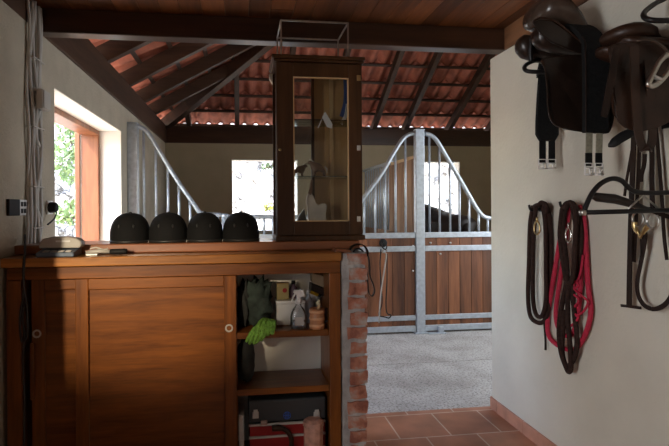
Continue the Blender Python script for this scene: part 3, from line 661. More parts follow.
# ---------------------------------------------------------------- helmets
def helmet(label, px, wpx):
    c = PX(px, 240, Y=2.90); c.z = LG
    r = thing('riding_helmet', label, 'riding helmet', tuple(c), 'black riding helmets on the ledge')
    w_ = (wpx - 1.5) * 2.93 / 500 / 2; h_ = 0.163
    prof = [(0.001, h_)]
    for k in range(1, 13):
        t = math.pi / 2 * k / 12; prof.append((w_ * math.sin(t) ** 0.78, 0.035 + (h_ - 0.035) * math.cos(t) ** 0.92 if k < 12 else 0.035))
    prof += [(w_ * 1.0, 0.018), (w_ * 0.975, 0.004), (w_ * 0.9, 0.004), (0.001, 0.03)]
    MB().lathe(prof, c, 32, 1.0, 1.16).build('shell', M['helmet'], r, smooth=True)
    MB().lathe([(w_ * 1.01, 0.014), (w_ * 1.025, 0.008), (w_ * 1.01, 0.0), (w_ * 0.95, 0.0), (w_ * 0.95, 0.012)], c, 32, 1.0, 1.16).build('rim_trim', M['helmet_trim'], r, smooth=True)
    MB().lathe([(0.010, 0), (0.010, 0.004), (0.001, 0.008)], c + Vector((0, 0, h_ - 0.001)), 12).build('button', M['helmet_trim'], r, smooth=True)
    for s_ in (-0.35, 0.35):
        a = Vector((w_ * s_, -w_ * 1.16 * 0.88, 0.090)); MB().lathe([(0.008, 0.006), (0.008, 0), (0.004, -0.003), (0.001, -0.003)], c + a, 10, 0.6, 1.4, axis='Y').build('vent', M['helmet_trim'], r, smooth=True)
    pk = [c + Vector((w_ * 0.8 * math.sin(t), 1.16 * w_ * (0.55 + 0.62 * math.cos(t)), 0.022 - 0.012 * math.cos(t))) for t in [(-1.2 + 2.4 * i / 12) for i in range(13)]]
    ik = [c + Vector((w_ * 0.85 * math.sin(t), 1.16 * w_ * 0.92 * math.cos(t), 0.03)) for t in [(1.2 - 2.4 * i / 12) for i in range(13)]]
    MB().prism(pk + ik, (0, 0, 0.005)).build('peak', M['helmet_trim'], r)
    st = [c + Vector((w_ * 0.93, 0.03, 0.012)), c + Vector((w_ * 1.02, 0.0, 0.004)), c + Vector((w_ * 1.0, -0.06, 0.003))]
    MB().strip(st, (0, 0.3, 1), 0.012, 0.003).build('chin_strap', M['plastic_grey'], r)
for px, wpx, lb in ((130.5, 38, 'leftmost black riding helmet on the ledge, by the window side'), (168.5, 37.5, 'second black riding helmet from the left on the ledge'),
                    (205, 36, 'third black riding helmet from the left on the ledge'), (241, 37, 'rightmost black riding helmet, next to the glass cabinet')):
    helmet(lb, px, wpx)

# ---------------------------------------------------------------- glass display cabinet
y0, y1 = 2.77, 3.06; X0, X1 = PX(276.5, 200, Y=y0).x, PX(363, 200, Y=y0).x
z0 = LG + 0.002; z1 = PX(320, 62, Y=y0).z
gc = thing('display_cabinet', 'dark wooden display cabinet with a glass door standing on the ledge', 'cabinet', ((X0 + X1) / 2, y0 + 0.14, LG))
B(X0 - 0.006, X1 + 0.01, y0 - 0.012, y1 + 0.005, z0, z0 + 0.028).build('plinth', M['case'], gc, bevel=0.004)
zc0 = z1 - 0.004
b = MB(); b.box(X0 - 0.012, X1 + 0.008, y0 - 0.015, y1 + 0.005, zc0, zc0 + 0.014); b.box(X0 - 0.022, X1 + 0.012, y0 - 0.026, y1 + 0.008, zc0 + 0.014, zc0 + 0.034)
b.build('cornice', M['case'], gc, bevel=0.005)
# left side is glazed between narrow posts, right side and half of the back are boarded
B(X0, X0 + 0.02, y0 + 0.02, y0 + 0.05, z0 + 0.028, zc0).build('corner_post', M['case'], gc)
B(X0, X0 + 0.02, y1 - 0.02, y1, z0 + 0.028, zc0).build('corner_post', M['case'], gc)
B(X0 + 0.007, X0 + 0.011, y0 + 0.05, y1 - 0.02, z0 + 0.028, zc0).build('side_pane', M['glass'], gc)
B(X1 - 0.018, X1, y0 + 0.02, y1, z0 + 0.028, zc0).build('side_panel', M['case_back'], gc)
xm = PX(313, 150, Y=y1).x; xe = X1 - 0.018
B(xm, xe, y1 - 0.012, y1, z0 + 0.028, zc0).build('back_panel', M['case_back'], gc)
xq = PX(331.5, 150, Y=y1 - 0.02).x
B(xq - 0.010, xq + 0.012, y1 - 0.028, y1 - 0.012, z0 + 0.028, zc0).build('batten', M['pale_wood'], gc)
B(xm - 0.012, xm + 0.006, y1 - 0.02, y1, z0 + 0.028, zc0).build('batten', M['case'], gc)
B(X0 + 0.02, xm - 0.012, y1 - 0.008, y1 - 0.004, z0 + 0.028, zc0).build('back_pane', M['glass'], gc)
B(X0 + 0.02, X1 - 0.018, y0 + 0.02, y1 - 0.012, z0 + 0.028, z0 + 0.040).build('floor_board', M['case'], gc)
B(X0 + 0.02, X1 - 0.018, y0 + 0.02, y1 - 0.012, zc0 - 0.012, zc0).build('top_board', M['case'], gc)
def CP(px, py, y=y0): return PX(px, py, Y=y)
gx0, gx1 = CP(293.5, 150).x, CP(349, 150).x; gz0, gz1 = CP(320, 221.5).z, CP(320, 77).z
dz0, dz1 = z0 + 0.03, zc0 - 0.003
dr = MB(); dr.box(X0 + 0.003, gx0, y0, y0 + 0.02, dz0, dz1); dr.box(gx1, X1 - 0.003, y0, y0 + 0.02, dz0, dz1); dr.box(gx0, gx1, y0, y0 + 0.02, dz0, gz0); dr.box(gx0, gx1, y0, y0 + 0.02, gz1, dz1)
dd = dr.build('door', M['case'], gc, bevel=0.002)
t = 0.006
b = MB(); b.box(gx0, gx0 + t, y0 + 0.004, y0 + 0.018, gz0, gz1); b.box(gx1 - t, gx1, y0 + 0.004, y0 + 0.018, gz0, gz1); b.box(gx0, gx1, y0 + 0.004, y0 + 0.018, gz0, gz0 + t); b.box(gx0, gx1, y0 + 0.004, y0 + 0.018, gz1 - t, gz1)
b.build('bead', M['pale_wood'], dd)
B(gx0 + t, gx1 - t, y0 + 0.011, y0 + 0.014, gz0 + t, gz1 - t).build('pane', M['glass'], dd)
for py in (78, 148, 219):
    q = CP(358.5, py); B(q.x - 0.010, q.x + 0.012, y0 - 0.004, y0 + 0.001, q.z - 0.016, q.z + 0.016).build('hinge', M['brass' if py == 78 else 'chrome'], dd, bevel=0.002)
MB().lathe([(0.004, 0), (0.004, -0.01), (0.008, -0.014), (0.001, -0.018)], (X0 + 0.02, y0, CP(280, 150).z), 12, axis='Y').build('knob', M['brass'], dd, smooth=True)
zg1 = CP(320, 119.3, y0 + 0.03).z; zg2 = CP(320, 176, y0 + 0.03).z
for z in (zg1, zg2): B(X0 + 0.021, X1 - 0.019, y0 + 0.03, y1 - 0.03, z - 0.005, z).build('glass_shelf', M['shelf_glass'], gc)
q = CP(270, 64)
b = MB().prism([(X0 - 0.001, y1 - 0.03, zc0), (X0 - 0.022, y1 - 0.03, zc0), (X0 - 0.020, y1 - 0.03, zc0 - 0.03), (X0 - 0.006, y1 - 0.03, zc0 - 0.055), (X0 - 0.001, y1 - 0.03, zc0 - 0.06)], (0, 0.03, 0))
b.build('corbel', M['white_paint'], gc, label='pale moulded corner piece under the cornice')
# wire frame on top
fz0 = zc0 + 0.034; fz1 = CP(315, 21.5, y0).z
fx0, fx1 = CP(281, 22).x, CP(348, 22).x
fy1 = 3.06
rr = thing('wire_rack', 'open box frame of thin grey rods standing on top of the display cabinet', 'rack', ((fx0 + fx1) / 2, (y0 + fy1) / 2, fz0))
rt = 0.0042
cs = [(fx0, y0 + 0.003), (fx1, y0 + 0.003), (fx1, fy1), (fx0, fy1)]
for (x, y) in cs: B(x - rt, x + rt, y - rt, y + rt, fz0, fz1).build('upright', M['steel'], rr)
for k in range(4):
    a, c = cs[k], cs[(k + 1) % 4]; MB().bar((*a, fz1), (*c, fz1), rt * 2, rt * 2).build('top_rod', M['steel'], rr)
# contents
def toy_horse(label, px, py, y, w_, ztab, flip=1):
    p_ = PX(px, py, Y=y); c = Vector((p_.x, y, ztab))
    r = thing('horse_figurine', label, 'figurine', tuple(c)); s_ = w_
    def P_(a, z, b_=0): return (c.x + flip * a * s_, y + b_ * s_, ztab + z * s_)
    vv = [P_(0.25, 0.55) + (0.208 * s_, 0.240 * s_), P_(-0.12, 0.56) + (0.208 * s_, 0.240 * s_), P_(-0.33, 0.68) + (0.144 * s_, 0.176 * s_), P_(-0.46, 0.84) + (0.104 * s_, 0.120 * s_), P_(-0.60, 0.72) + (0.072 * s_, 0.080 * s_)]
    ee = [(0, 1), (1, 2), (2, 3), (3, 4)]
    for a, src in ((0.33, 0), (-0.2, 1)):
        for b_ in (-0.08, 0.08):
            k = len(vv); vv += [P_(a + 0.0, 0.28, b_) + (0.093 * s_,), P_(a + 0.05 * (1 if src == 0 else -1), 0.03, b_) + (0.068 * s_,)]; ee += [(src, k), (k, k + 1)]
    skin_body('body', r, vv, ee, M['figure_brown'])
    MB().tube([P_(0.38, 0.6), P_(0.5, 0.45), P_(0.5, 0.2)], [0.03 * s_, 0.05 * s_, 0.02 * s_], 8).build('tail', M['figure_pale'], r, smooth=True)
    MB().tube([P_(-0.22, 0.80), P_(-0.38, 0.95), P_(-0.50, 0.98)], [0.03 * s_, 0.04 * s_, 0.02 * s_], 8).build('mane', M['figure_pale'], r, smooth=True)
toy_horse('brown horse figurine with pale mane on the lower glass shelf', 318, 170, y0 + 0.12, 0.105, zg2)
toy_horse('small brown horse figurine at the left end of the lower glass shelf', 299, 171, y0 + 0.16, 0.085, zg2, -1)
zb = z0 + 0.041; yv = y0 + 0.13
c = PX(320, 222, Y=yv)
ob = [PX(a, b_, Y=yv) for a, b_ in ((309, 221), (307, 208), (306, 200), (308, 194), (311, 192), (314, 197), (316, 203), (319, 205), (322, 203.5), (326, 203.5), (327, 206), (326, 214), (326.5, 221))]
r = thing('carving', 'pale carved animal shape on the floor of the display cabinet', 'carving', (c.x, yv, zb))
for v in ob: v.z = max(zb, v.z)
MB().prism(ob, (0, 0.022, 0)).build('torso', M['figure_pale'], r, bevel=0.005)
nk = [PX(a, b_, Y=yv + 0.01) for a, b_ in ((310, 195), (311, 187), (312, 180))]
MB().tube(nk, [0.012, 0.009, 0.007], 8).build('neck', M['figure_brown'], r, smooth=True)
yv2 = y0 + 0.22; q1 = PX(301, 214, Y=yv2)
MBp = MB().prism([(q1.x - 0.045, yv2, zb), (q1.x + 0.05, yv2, zb), (q1.x + 0.03, yv2, zb + 0.09), (q1.x + 0.02, yv2, zb + 0.14), (q1.x - 0.01, yv2, zb + 0.1)], (0, 0.03, 0))
tag(MBp.build('figurine', M['leather_dark'], origin=(q1.x, yv2, zb), bevel=0.006), 'dark angular figurine at the left of the cabinet floor behind the pale carving', 'figurine')
q = PX(327, 119, Y=y0 + 0.12)
fc = thing('paper_card', 'folded white card standing over the edge of the upper glass shelf', 'card', (q.x, q.y, zg1))
pa = [PX(a, b_, Y=y0 + 0.027) for a, b_ in ((325.5, 112), (322, 117), (327, 127), (332, 128.5), (332.5, 124))]
MB().prism(pa, (0, 0.0022, 0)).build('front_leaf', M['paper'], fc)
pa = [PX(a, b_, Y=y0 + 0.03) for a, b_ in ((325.5, 112), (324.5, 112.5), (317.5, 128), (318.5, 128))]
MB().prism(pa, (0, 0.002, 0)).build('back_leaf', M['paper'], fc)
rb = thing('rosette_ribbon', 'blue and white ribbon hanging at the right of the upper shelf', 'ribbon', tuple(PX(346, 118, Y=y0 + 0.16)))
MB().strip(smooth_path([PX(a, b_, Y=y0 + 0.16) for a, b_ in ((346, 80), (346.5, 92), (345.5, 105), (342, 117))]), (1, 0.3, 0), 0.035, 0.003).build('tail', M['ribbon_blue'], rb)
MB().strip(smooth_path([PX(a, b_, Y=y0 + 0.155) for a, b_ in ((347.5, 104), (346, 115), (341, 124))]), (1, 0.3, 0), 0.022, 0.003).build('tail', M['paper'], rb, label='white tail of the ribbon')

# ---------------------------------------------------------------- on the worktop: telephone, tool
ph = thing('telephone', 'grey desk telephone at the left end of the worktop', 'telephone', (PX(60, 250, Y=2.67).x, 2.68, ZT))
xa, xb = PX(38, 250, Y=2.64).x, PX(76, 250, Y=2.64).x
MB().prism([(xa, 2.605, ZT), (xa, 2.605, ZT + 0.022), (xa, 2.735, ZT + 0.045), (xa, 2.735, ZT)], (xb - xa, 0, 0)).build('base', M['plastic_blue'], ph, bevel=0.006)
ha, hb_ = PX(40.5, 246, Y=2.68).x, PX(83, 246, Y=2.68).x; hw = hb_ - ha
prof = [(0, 0.040), (0.0, 0.064), (0.08, 0.088), (0.3, 0.099), (0.6, 0.099), (0.88, 0.090), (0.98, 0.076), (1.0, 0.054), (0.95, 0.040)]
MB().prism([(ha + hw * a, 2.655, ZT + z) for a, z in prof], (0, 0.07, 0)).build('handset', M['plastic_grey'], ph, bevel=0.007)
B(ha + hw * 0.40, ha + hw * 0.74, 2.6525, 2.6555, ZT + 0.071, ZT + 0.080).build('paper_strip', M['paper'], ph)
b = MB()
for i in range(4):
    for j in range(3): b.box(xa + 0.03 + i * 0.035, xa + 0.055 + i * 0.035, 2.615 + j * 0.012, 2.623 + j * 0.012, ZT + 0.022 + j * 0.002, ZT + 0.028 + j * 0.002)
b.build('keypad', M['plastic_grey'], ph)
tl = thing('hand_tool', 'black and grey hand tool lying on the worktop right of the telephone', 'tool', tuple(PX(105, 252, Y=2.68)))
zc = ZT + 0.018
def W(px, dz=0, y=2.67): q = PX(px, 250, Y=y); return Vector((q.x, y, zc + dz))
MB().tube([W(127), W(124), W(112), W(110)], [0.012, 0.015, 0.014, 0.011], 12).build('grip', M['plastic_black'], tl, smooth=True)
MB().tube([W(110), W(100, 0.004), W(92, 0.0), W(86, -0.004)], [0.009, 0.012, 0.011, 0.008], 10).build('shaft', M['plastic_grey'], tl, smooth=True)
MB().box(W(88).x, W(100).x, 2.625, 2.655, ZT + 0.001, ZT + 0.014).build('head', M['steel'], tl, bevel=0.003)
MB().tube(smooth_path([W(90, 0.016), W(96, 0.022), W(103, 0.012), W(108, 0.016)]), 0.004, 6).build('lead', M['cable'], tl, smooth=True)

# ---------------------------------------------------------------- cables and sockets on the left wall
cb = thing('cable_bundle', 'bundle of grey cables running down the left wall to the worktop', 'cables', (XL + 0.03, 2.85, ZT))
def LW(px, py, off=0.0): return PX(px, py, X=XL + off)
zt_, zb_ = ZW, ZT
yA = LW(31, 100).y
for k in range(8):
    yk = yA - 0.075 + 0.020 * k; path = []
    for i in range(15):
        z = zt_ + 0.12 - (zt_ + 0.12 - ZT) * i / 14
        drift = -0.045 * max(0, (1.75 - z))
        path.append((XL + 0.014 + 0.010 * (k % 3) + 0.006 * math.sin(i * 1.1 + k), yk + 0.012 * math.sin(i * 0.8 + k * 1.7) + drift, z))
    path = [p_ for p_ in path]
    MB().tube(smooth_path(path, 3), 0.0085 + 0.002 * (k % 2), 7).build('cable', M['cable'], cb, smooth=True)
pl_ = [LW(a, b_, 0.03) for a, b_ in ((33, 88), (37, 96), (39, 108), (36, 122), (36, 138), (40, 150), (41, 165), (38, 180), (35, 195), (35, 205))]
MB().tube(smooth_path(pl_, 4), 0.013, 8).build('cable', M['cable'], cb, smooth=True)
pl_ = [LW(a, b_, 0.03) for a, b_ in ((35, 205), (40, 218), (41, 232), (37, 245), (36, 253))]
MB().tube(smooth_path(pl_, 4), 0.009, 8).build('cable', M['cable'], cb, smooth=True)
for py in (60, 128, 187, 228):
    q = LW(31, py, 0.0); B(XL, XL + 0.046, q.y - 0.075, q.y + 0.075, q.z - 0.004, q.z + 0.004).build('tie', M['cable'], cb, bevel=0.003)
q = LW(34, 100, 0.02); jb = thing('junction_box', 'small grey junction box among the cables on the left wall', 'junction box', (XL + 0.04, q.y, q.z))
B(XL + 0.05, XL + 0.085, q.y - 0.05, q.y + 0.055, q.z - 0.055, q.z + 0.055).build('box', M['cable'], jb, bevel=0.006)
B(XL + 0.085, XL + 0.091, q.y - 0.045, q.y + 0.05, q.z - 0.05, q.z + 0.05).build('lid', M['cable'], jb, bevel=0.004)
# black double socket box left of the cables: protrudes from the wall
q0, q1 = LW(14, 207.5), LW(27.5, 207.5)
sb = thing('socket_box', 'black wall box with white faced double switch, left of the cables', 'socket', (XL + 0.03, q0.y, q0.z))
yS0, yS1, yS2, yS3 = LW(6, 207).y, LW(17, 207).y, LW(17.6, 207).y, LW(27, 207).y
B(XL + 0.001, XL + 0.016, yS0, yS1, q0.z - 0.042, q0.z + 0.042).build('box', M['plastic_black'], sb, bevel=0.003)
B(XL + 0.001, XL + 0.012, yS2, yS3, q0.z - 0.042, q0.z + 0.042).build('face_plate', M['plastic_white'], sb, bevel=0.003)
for i in range(3):
    yy = yS2 + (yS3 - yS2) * (0.2 + 0.3 * i)
    for j in (-1, 1): B(XL + 0.010, XL + 0.015, yy - 0.012, yy + 0.012, q0.z + j * 0.018 - 0.012, q0.z + j * 0.018 + 0.012).build('rocker', M['plastic_black'], sb, bevel=0.002)
q = LW(47, 207.5); so = thing('wall_socket', 'white wall socket with a black plug in it, beside the window', 'socket', (XL, q.y, q.z))
B(XL + 0.001, XL + 0.012, q.y - 0.02, q.y + 0.065, q.z - 0.042, q.z + 0.042).build('face_plate', M['plastic_white'], so, bevel=0.003)
pg = thing('plug', 'black plug pushed into the white socket beside the window', 'plug', (XL + 0.02, q.y, q.z))
MB().lathe([(0.030, 0.013), (0.034, 0.020), (0.032, 0.055), (0.02, 0.062), (0.001, 0.063)], (XL, q.y - 0.005, q.z), 8, axis='X').build('body', M['plastic_black'], pg, smooth=False, bevel=0.004)
MB().tube(smooth_path([(XL + 0.055, q.y, q.z - 0.03), (XL + 0.05, q.y - 0.03, q.z - 0.07), (XL + 0.04, q.y - 0.10, q.z - 0.10)]), 0.005, 6).build('lead', M['cable_black'], pg, smooth=True)
# dark leads falling over the front of the cupboard
yf = YC - 0.018
pl_ = [LW(25, 235, 0.03), PX(25, 251, Y=2.66), PX(24.5, 256, Y=2.60)] + [PX(a, b_, Y=yf) for a, b_ in ((24, 262), (23.5, 280), (25, 300), (22.5, 318), (24.5, 335), (23, 360), (24.5, 400), (24, 445))]
pl_[1].z = ZT + 0.008; pl_[2].z = ZT + 0.012
tag(MB().tube(smooth_path(pl_, 5), 0.006, 6).build('cable', M['cable_black'], smooth=True, origin=pl_[0]), 'black cable falling over the left front of the cupboard', 'cable')
pp = [PX(a, b_, Y=yf - 0.004) for a, b_ in ((23, 300), (20.5, 312), (20, 330), (22.5, 342), (27, 336), (27.5, 318), (26, 300), (23.5, 290))]
tag(MB().tube(smooth_path(pp, 5, True), 0.0055, 6, closed=True).build('cord_loop', M['cable_black'], smooth=True, origin=pp[0]), 'coiled black cord loop hanging on the left front of the cupboard', 'cord')
b = B(PX(26, 350, Y=yf).x, PX(30, 350, Y=yf).x, YC + 0.025, YC + 0.043, PX(28, 402, Y=YC).z, PX(28, 345, Y=YC).z).build('wood_strip', M['cup_z'], cup, bevel=0.002)

# ---------------------------------------------------------------- shelf contents
def S(px, py, y): return PX(px, py, Y=y)
zz = zs1 + 0.001
def blob(name, label, cat, c, r, m, seed, n=2.2, amp=0.35, zmin=None):
    b = MB(); N, K = 14, 20; vs = []; fs = []
    for i in range(N + 1):
        th_ = math.pi * i / N
        for k in range(K):
            ph_ = 2 * math.pi * k / K; d = Vector((math.sin(th_) * math.cos(ph_), math.sin(th_) * math.sin(ph_), math.cos(th_)))
            f = 1 + amp * noise.noise(d * n + Vector((seed, 0, 0))) + amp * 0.5 * noise.noise(d * n * 3 + Vector((seed, 5, 0)))
            v = Vector(c) + Vector((d.x * r[0], d.y * r[1], d.z * r[2])) * f
            v.y = min(v.y, 2.915)
            if zmin is not None: v.z = max(v.z, zmin)
            vs.append(v)
    for i in range(N): fs += [(i * K + k, i * K + (k + 1) % K, (i + 1) * K + (k + 1) % K, (i + 1) * K + k) for k in range(K)]
    b._add(vs, fs); return tag(b.build(name, m, smooth=True, origin=(c[0], c[1], zmin if zmin is not None else c[2])), label, cat)
# white box and what leans on it
yb = 2.76
a, c_ = S(276.5, 320, yb), S(305, 300, yb)
wb = thing('storage_box', 'white plastic box with a lid on the upper shelf of the open bay', 'box', (0.5 * (a.x + c_.x), yb + 0.05, zz))
ztp = S(290, 301, yb).z
B(a.x, c_.x, yb, yb + 0.13, zz, ztp - 0.014).build('body', M['plastic_white'], wb, bevel=0.006)
B(a.x - 0.004, c_.x + 0.004, yb - 0.004, yb + 0.134, ztp - 0.014, ztp + 0.002).build('lid', M['plastic_white'], wb, bevel=0.004)
a, c_ = S(277, 300, yb + 0.03), S(289, 284, yb + 0.03)
tn = thing('tin', 'olive yellow tin standing on the white box in the open bay', 'tin', (0.5 * (a.x + c_.x), yb + 0.06, ztp + 0.003))
B(a.x, c_.x, yb + 0.03, yb + 0.08, ztp + 0.003, c_.z).build('body', M['tin'], tn, bevel=0.004)
B(a.x - 0.002, c_.x + 0.002, yb + 0.028, yb + 0.082, c_.z, c_.z + 0.006).build('lid', M['brass'], tn, bevel=0.002)
MB().lathe([(0.013, 0), (0.013, -0.0015), (0.001, -0.0015)], ((a.x + c_.x) / 2 + 0.01, yb + 0.03, c_.z - 0.035), 14, axis='Y').build('round_mark', M['red'], tn)
a = S(294, 300, yb + 0.05)
bt = thing('bottle', 'dull purple bottle on the white box beside the olive tin', 'bottle', (a.x, yb + 0.075, ztp + 0.003))
MB().lathe([(0.022, 0), (0.024, 0.01), (0.024, 0.055), (0.012, 0.07), (0.011, 0.08)], (a.x, yb + 0.08, ztp + 0.003), 16).build('body', mat('dull_purple', (0.10, 0.06, 0.09), 0.5), bt, smooth=True)
MB().lathe([(0.012, 0.08), (0.012, 0.098), (0.001, 0.1)], (a.x, yb + 0.08, ztp + 0.003), 14).build('cap', M['plastic_black'], bt, smooth=True)
# spray bottle
ysb = 2.68; cx = S(298.5, 320, ysb).x; s_ = 2.75 / 500
sp = thing('spray_bottle', 'clear spray bottle with a white trigger on the upper shelf', 'spray bottle', (cx, ysb, zz))
MB().lathe([(0.040, 0), (0.044, 0.006), (0.045, 0.06), (0.040, 0.085), (0.030, 0.105), (0.016, 0.122), (0.015, 0.135)], (cx, ysb, zz), 24, 1, 0.62).build('bottle_body', M['bottle'], sp, smooth=True)
MB().lathe([(0.036, 0.004), (0.039, 0.02), (0.039, 0.045), (0.001, 0.045)], (cx, ysb, zz), 20, 1, 0.55).build('liquid', glass('blue_liquid', (0.82, 0.89, 0.97), 0.02), sp, smooth=True)
B(cx - 0.022, cx + 0.024, ysb - 0.0292, ysb - 0.0278, zz + 0.022, zz + 0.066).build('sticker', M['silver_paint'], sp)
MB().lathe([(0.018, 0.133), (0.018, 0.155), (0.013, 0.16)], (cx, ysb, zz), 16).build('collar', M['plastic_white'], sp, smooth=True)
zh = zz + 0.158
MB().prism([(cx - 0.028, ysb - 0.012, zh + 0.035), (cx - 0.022, ysb - 0.012, zh + 0.050), (cx + 0.022, ysb - 0.012, zh + 0.052), (cx + 0.036, ysb - 0.012, zh + 0.030), (cx + 0.034, ysb - 0.012, zh + 0.012), (cx + 0.012, ysb - 0.012, zh + 0.012), (cx + 0.010, ysb - 0.012, zh - 0.004), (cx - 0.010, ysb - 0.012, zh - 0.004), (cx - 0.010, ysb - 0.012, zh + 0.022)], (0, 0.024, 0)).build('head', M['plastic_white'], sp, bevel=0.004)
MB().tube(smooth_path([(cx - 0.016, ysb, zh + 0.03), (cx - 0.028, ysb, zh + 0.012), (cx - 0.034, ysb, zh - 0.008)]), 0.005, 8).build('trigger', M['plastic_white'], sp, smooth=True)
# grey bottle behind
c2 = S(309, 300, 2.80); tb = thing('grey_bottle', 'pale grey squeeze bottle leaning behind the spray bottle', 'bottle', (c2.x, 2.82, zz))
MB().lathe([(0.028, 0), (0.030, 0.01), (0.030, 0.10), (0.022, 0.13), (0.010, 0.145), (0.008, 0.165)], (c2.x, 2.82, zz), 18).build('body', mat('pale_grey_plastic', (0.45, 0.50, 0.55), 0.4), tb, smooth=True)
MB().lathe([(0.012, 0.16), (0.010, 0.185), (0.001, 0.187)], (c2.x, 2.82, zz), 12).build('cap', M['plastic_white'], tb, smooth=True)
# banded mug with a brush
yk = 2.67; cm = S(317, 320, yk).x
mg = thing('mug', 'copper brown mug with pale bands on the upper shelf, right of the spray bottle', 'mug', (cm, yk, zz))
MB().lathe([(0.040, 0), (0.042, 0.005), (0.039, 0.05), (0.040, 0.108), (0.036, 0.108), (0.035, 0.02), (0.001, 0.015)], (cm, yk, zz), 24).build('body', M['copper'], mg, smooth=True)
for h in (0.012, 0.048, 0.084): MB().lathe([(0.0415, h), (0.043, h + 0.003), (0.043, h + 0.012), (0.0415, h + 0.015), (0.039, h + 0.008)], (cm, yk, zz), 24).build('band', M['terracotta_band'], mg, smooth=True)
MB().tube(smooth_path([(cm + 0.038, yk, zz + 0.095), (cm + 0.062, yk, zz + 0.10), (cm + 0.070, yk, zz + 0.07), (cm + 0.060, yk, zz + 0.04), (cm + 0.040, yk, zz + 0.03)]), 0.007, 8).build('handle', M['plastic_black'], mg, smooth=True)
br = thing('brush', 'cream handled brush standing in the banded mug', 'brush', (cm + 0.012, yk, zz + 0.02))
MB().tube([(cm + 0.002, yk, zz + 0.025), (cm + 0.010, yk, zz + 0.10), (cm + 0.013, yk, zz + 0.125)], [0.006, 0.008, 0.010], 8).build('handle', M['pale_wood'], br, smooth=True)
MB().tube([(cm + 0.013, yk, zz + 0.124), (cm + 0.006, yk, zz + 0.138), (cm + 0.016, yk, zz + 0.150)], [0.011, 0.013, 0.006], 8).build('bristles', mat('cream_bristle', (0.68, 0.60, 0.38), 0.8), br, smooth=True)
# tilted carton at the right with a yellow marker on it
def ycar(l, y): return [PX(a, b_, Y=y) for a, b_ in l]
ct = thing('carton', 'brown carton propped at a tilt against the right side of the open bay', 'carton', tuple(S(322, 300, 2.80)))
pc_ = ycar(((312.5, 283), (312, 273), (329, 277), (329, 290)), 2.80)
MB().prism(pc_, (0, 0.09, 0)).build('upper_box', M['carton'], ct, bevel=0.003)
pc_ = ycar(((311, 292), (311.5, 284), (329, 290.5), (329, 298)), 2.79)
MB().prism(pc_, (0, 0.10, 0)).build('lower_box', M['leather_dark'], ct, bevel=0.003)
pk_ = ycar(((310.5, 292), (318, 295)), 2.775)
mk = thing('marker', 'yellow marker pen on the tilted carton', 'pen', tuple(pk_[0])); 
MB().tube([pk_[0], pk_[1]], 0.009, 10).build('barrel', M['yellow'], mk, smooth=True)
MB().tube([pk_[1], pk_[1] + (pk_[1] - pk_[0]) * 0.35], 0.0085, 10).build('cap', M['plastic_black'], mk, smooth=True)
wj = S(325, 318, 2.78); q = thing('container', 'white container behind the mug at the right end of the shelf', 'container', (wj.x, 2.82, zz))
B(wj.x - 0.02, xst - 0.006, 2.78, 2.88, zz, zz + 0.075).build('body', M['plastic_white'], q, bevel=0.008)
B(wj.x - 0.018, xst - 0.008, 2.782, 2.878, zz + 0.076, zz + 0.088).build('lid', M['plastic_white'], q, bevel=0.004)
# cloths
c = S(258, 305, 2.78); blob('cloth', 'crumpled dark green cloth heaped at the left of the upper shelf', 'cloth', (c.x, 2.79, zz + 0.13), (0.075, 0.11, 0.13), M['green_cloth'], 3, n=3.6, amp=0.6, zmin=zz)
c = S(245, 300, 2.80); blob('bag', 'black bag pushed into the left corner of the upper shelf', 'bag', (c.x - 0.005, 2.80, zz + 0.115), (0.035, 0.10, 0.13), M['dark_cloth'], 9, zmin=zz)
# lime net draped over the shelf edge
nb = thing('net_bag', 'lime green net cloth drooping over the front of the upper shelf', 'net', tuple(S(260, 330, YC)))
def LN(a, b_, y): return PX(a, b_, Y=y)
for k in range(12):
    t_ = k / 11; w1 = 3.0 * math.sin(k * 2.3)
    p0 = LN(264 + 8 * t_ + w1 * .4, 318 + 2 * t_, 2.70); p0.z = max(p0.z, zz + 0.014 + 0.006 * (k % 2))
    p1 = LN(258 + 16 * t_ + w1 * .5, 325 - 3 * t_, YC + 0.05); p1.z = max(p1.z, zz + 0.022 + 0.012 * (k % 3))
    p2 = LN(252 + 21 * t_ - w1 * .4, 331 + (k % 2) * 3 - 2 * t_, YC + 0.020 - 0.006 * (k % 2)); p3 = LN(246 + 25 * t_ + w1 * .5, 342 - 1 * t_ + 3 * math.sin(t_ * 5.1) - 5 * t_ * t_, YC + 0.022)
    MB().tube(smooth_path([p0, p1, p2, p3], 5), [0.008] + [0.0105, 0.012, 0.010] * 4 + [0.011, 0.010, 0.007], 7, flat=0.6).build('fold', M['lime'], nb, smooth=True)
# middle shelf: dark bag at left; bottom: tool box, jar, stick, white packet
c = S(246, 372, 2.78); blob('bag', 'black bag standing at the left of the middle shelf', 'bag', (c.x, 2.78, zs2 + 0.115), (0.05, 0.09, 0.125), M['dark_cloth'], 21, amp=0.2, zmin=zs2 + 0.001)
yt = 2.68; a, c_ = S(249, 420, yt), S(325.5, 420, yt)
tx = thing('tool_box', 'black and red tool box with silver latches under the middle shelf', 'tool box', (0.5 * (a.x + c_.x), yt + 0.1, 0.06))
zA = S(290, 421, yt).z; zB = S(290, 398.5, yt).z
B(a.x - 0.003, c_.x + 0.003, yt - 0.004, 2.91, zA, zB).build('lid', mat('dark_grey_enamel', (0.035, 0.04, 0.043), 0.45), tx, bevel=0.012)
B(a.x, c_.x, yt, 2.90, 0.062, zA - 0.002).build('body', M['plastic_black'], tx, bevel=0.006)
zz1 = S(290, 421.5, yt).z
for k, (pa_, pb_) in enumerate(((424, 433.5), (436, 447), (450, 462), (465, 480))):
    B(a.x + 0.004, c_.x - 0.004, yt - 0.007, yt + 0.001, S(290, pb_, yt).z, S(290, pa_, yt).z).build('drawer', M['red'], tx, bevel=0.002)
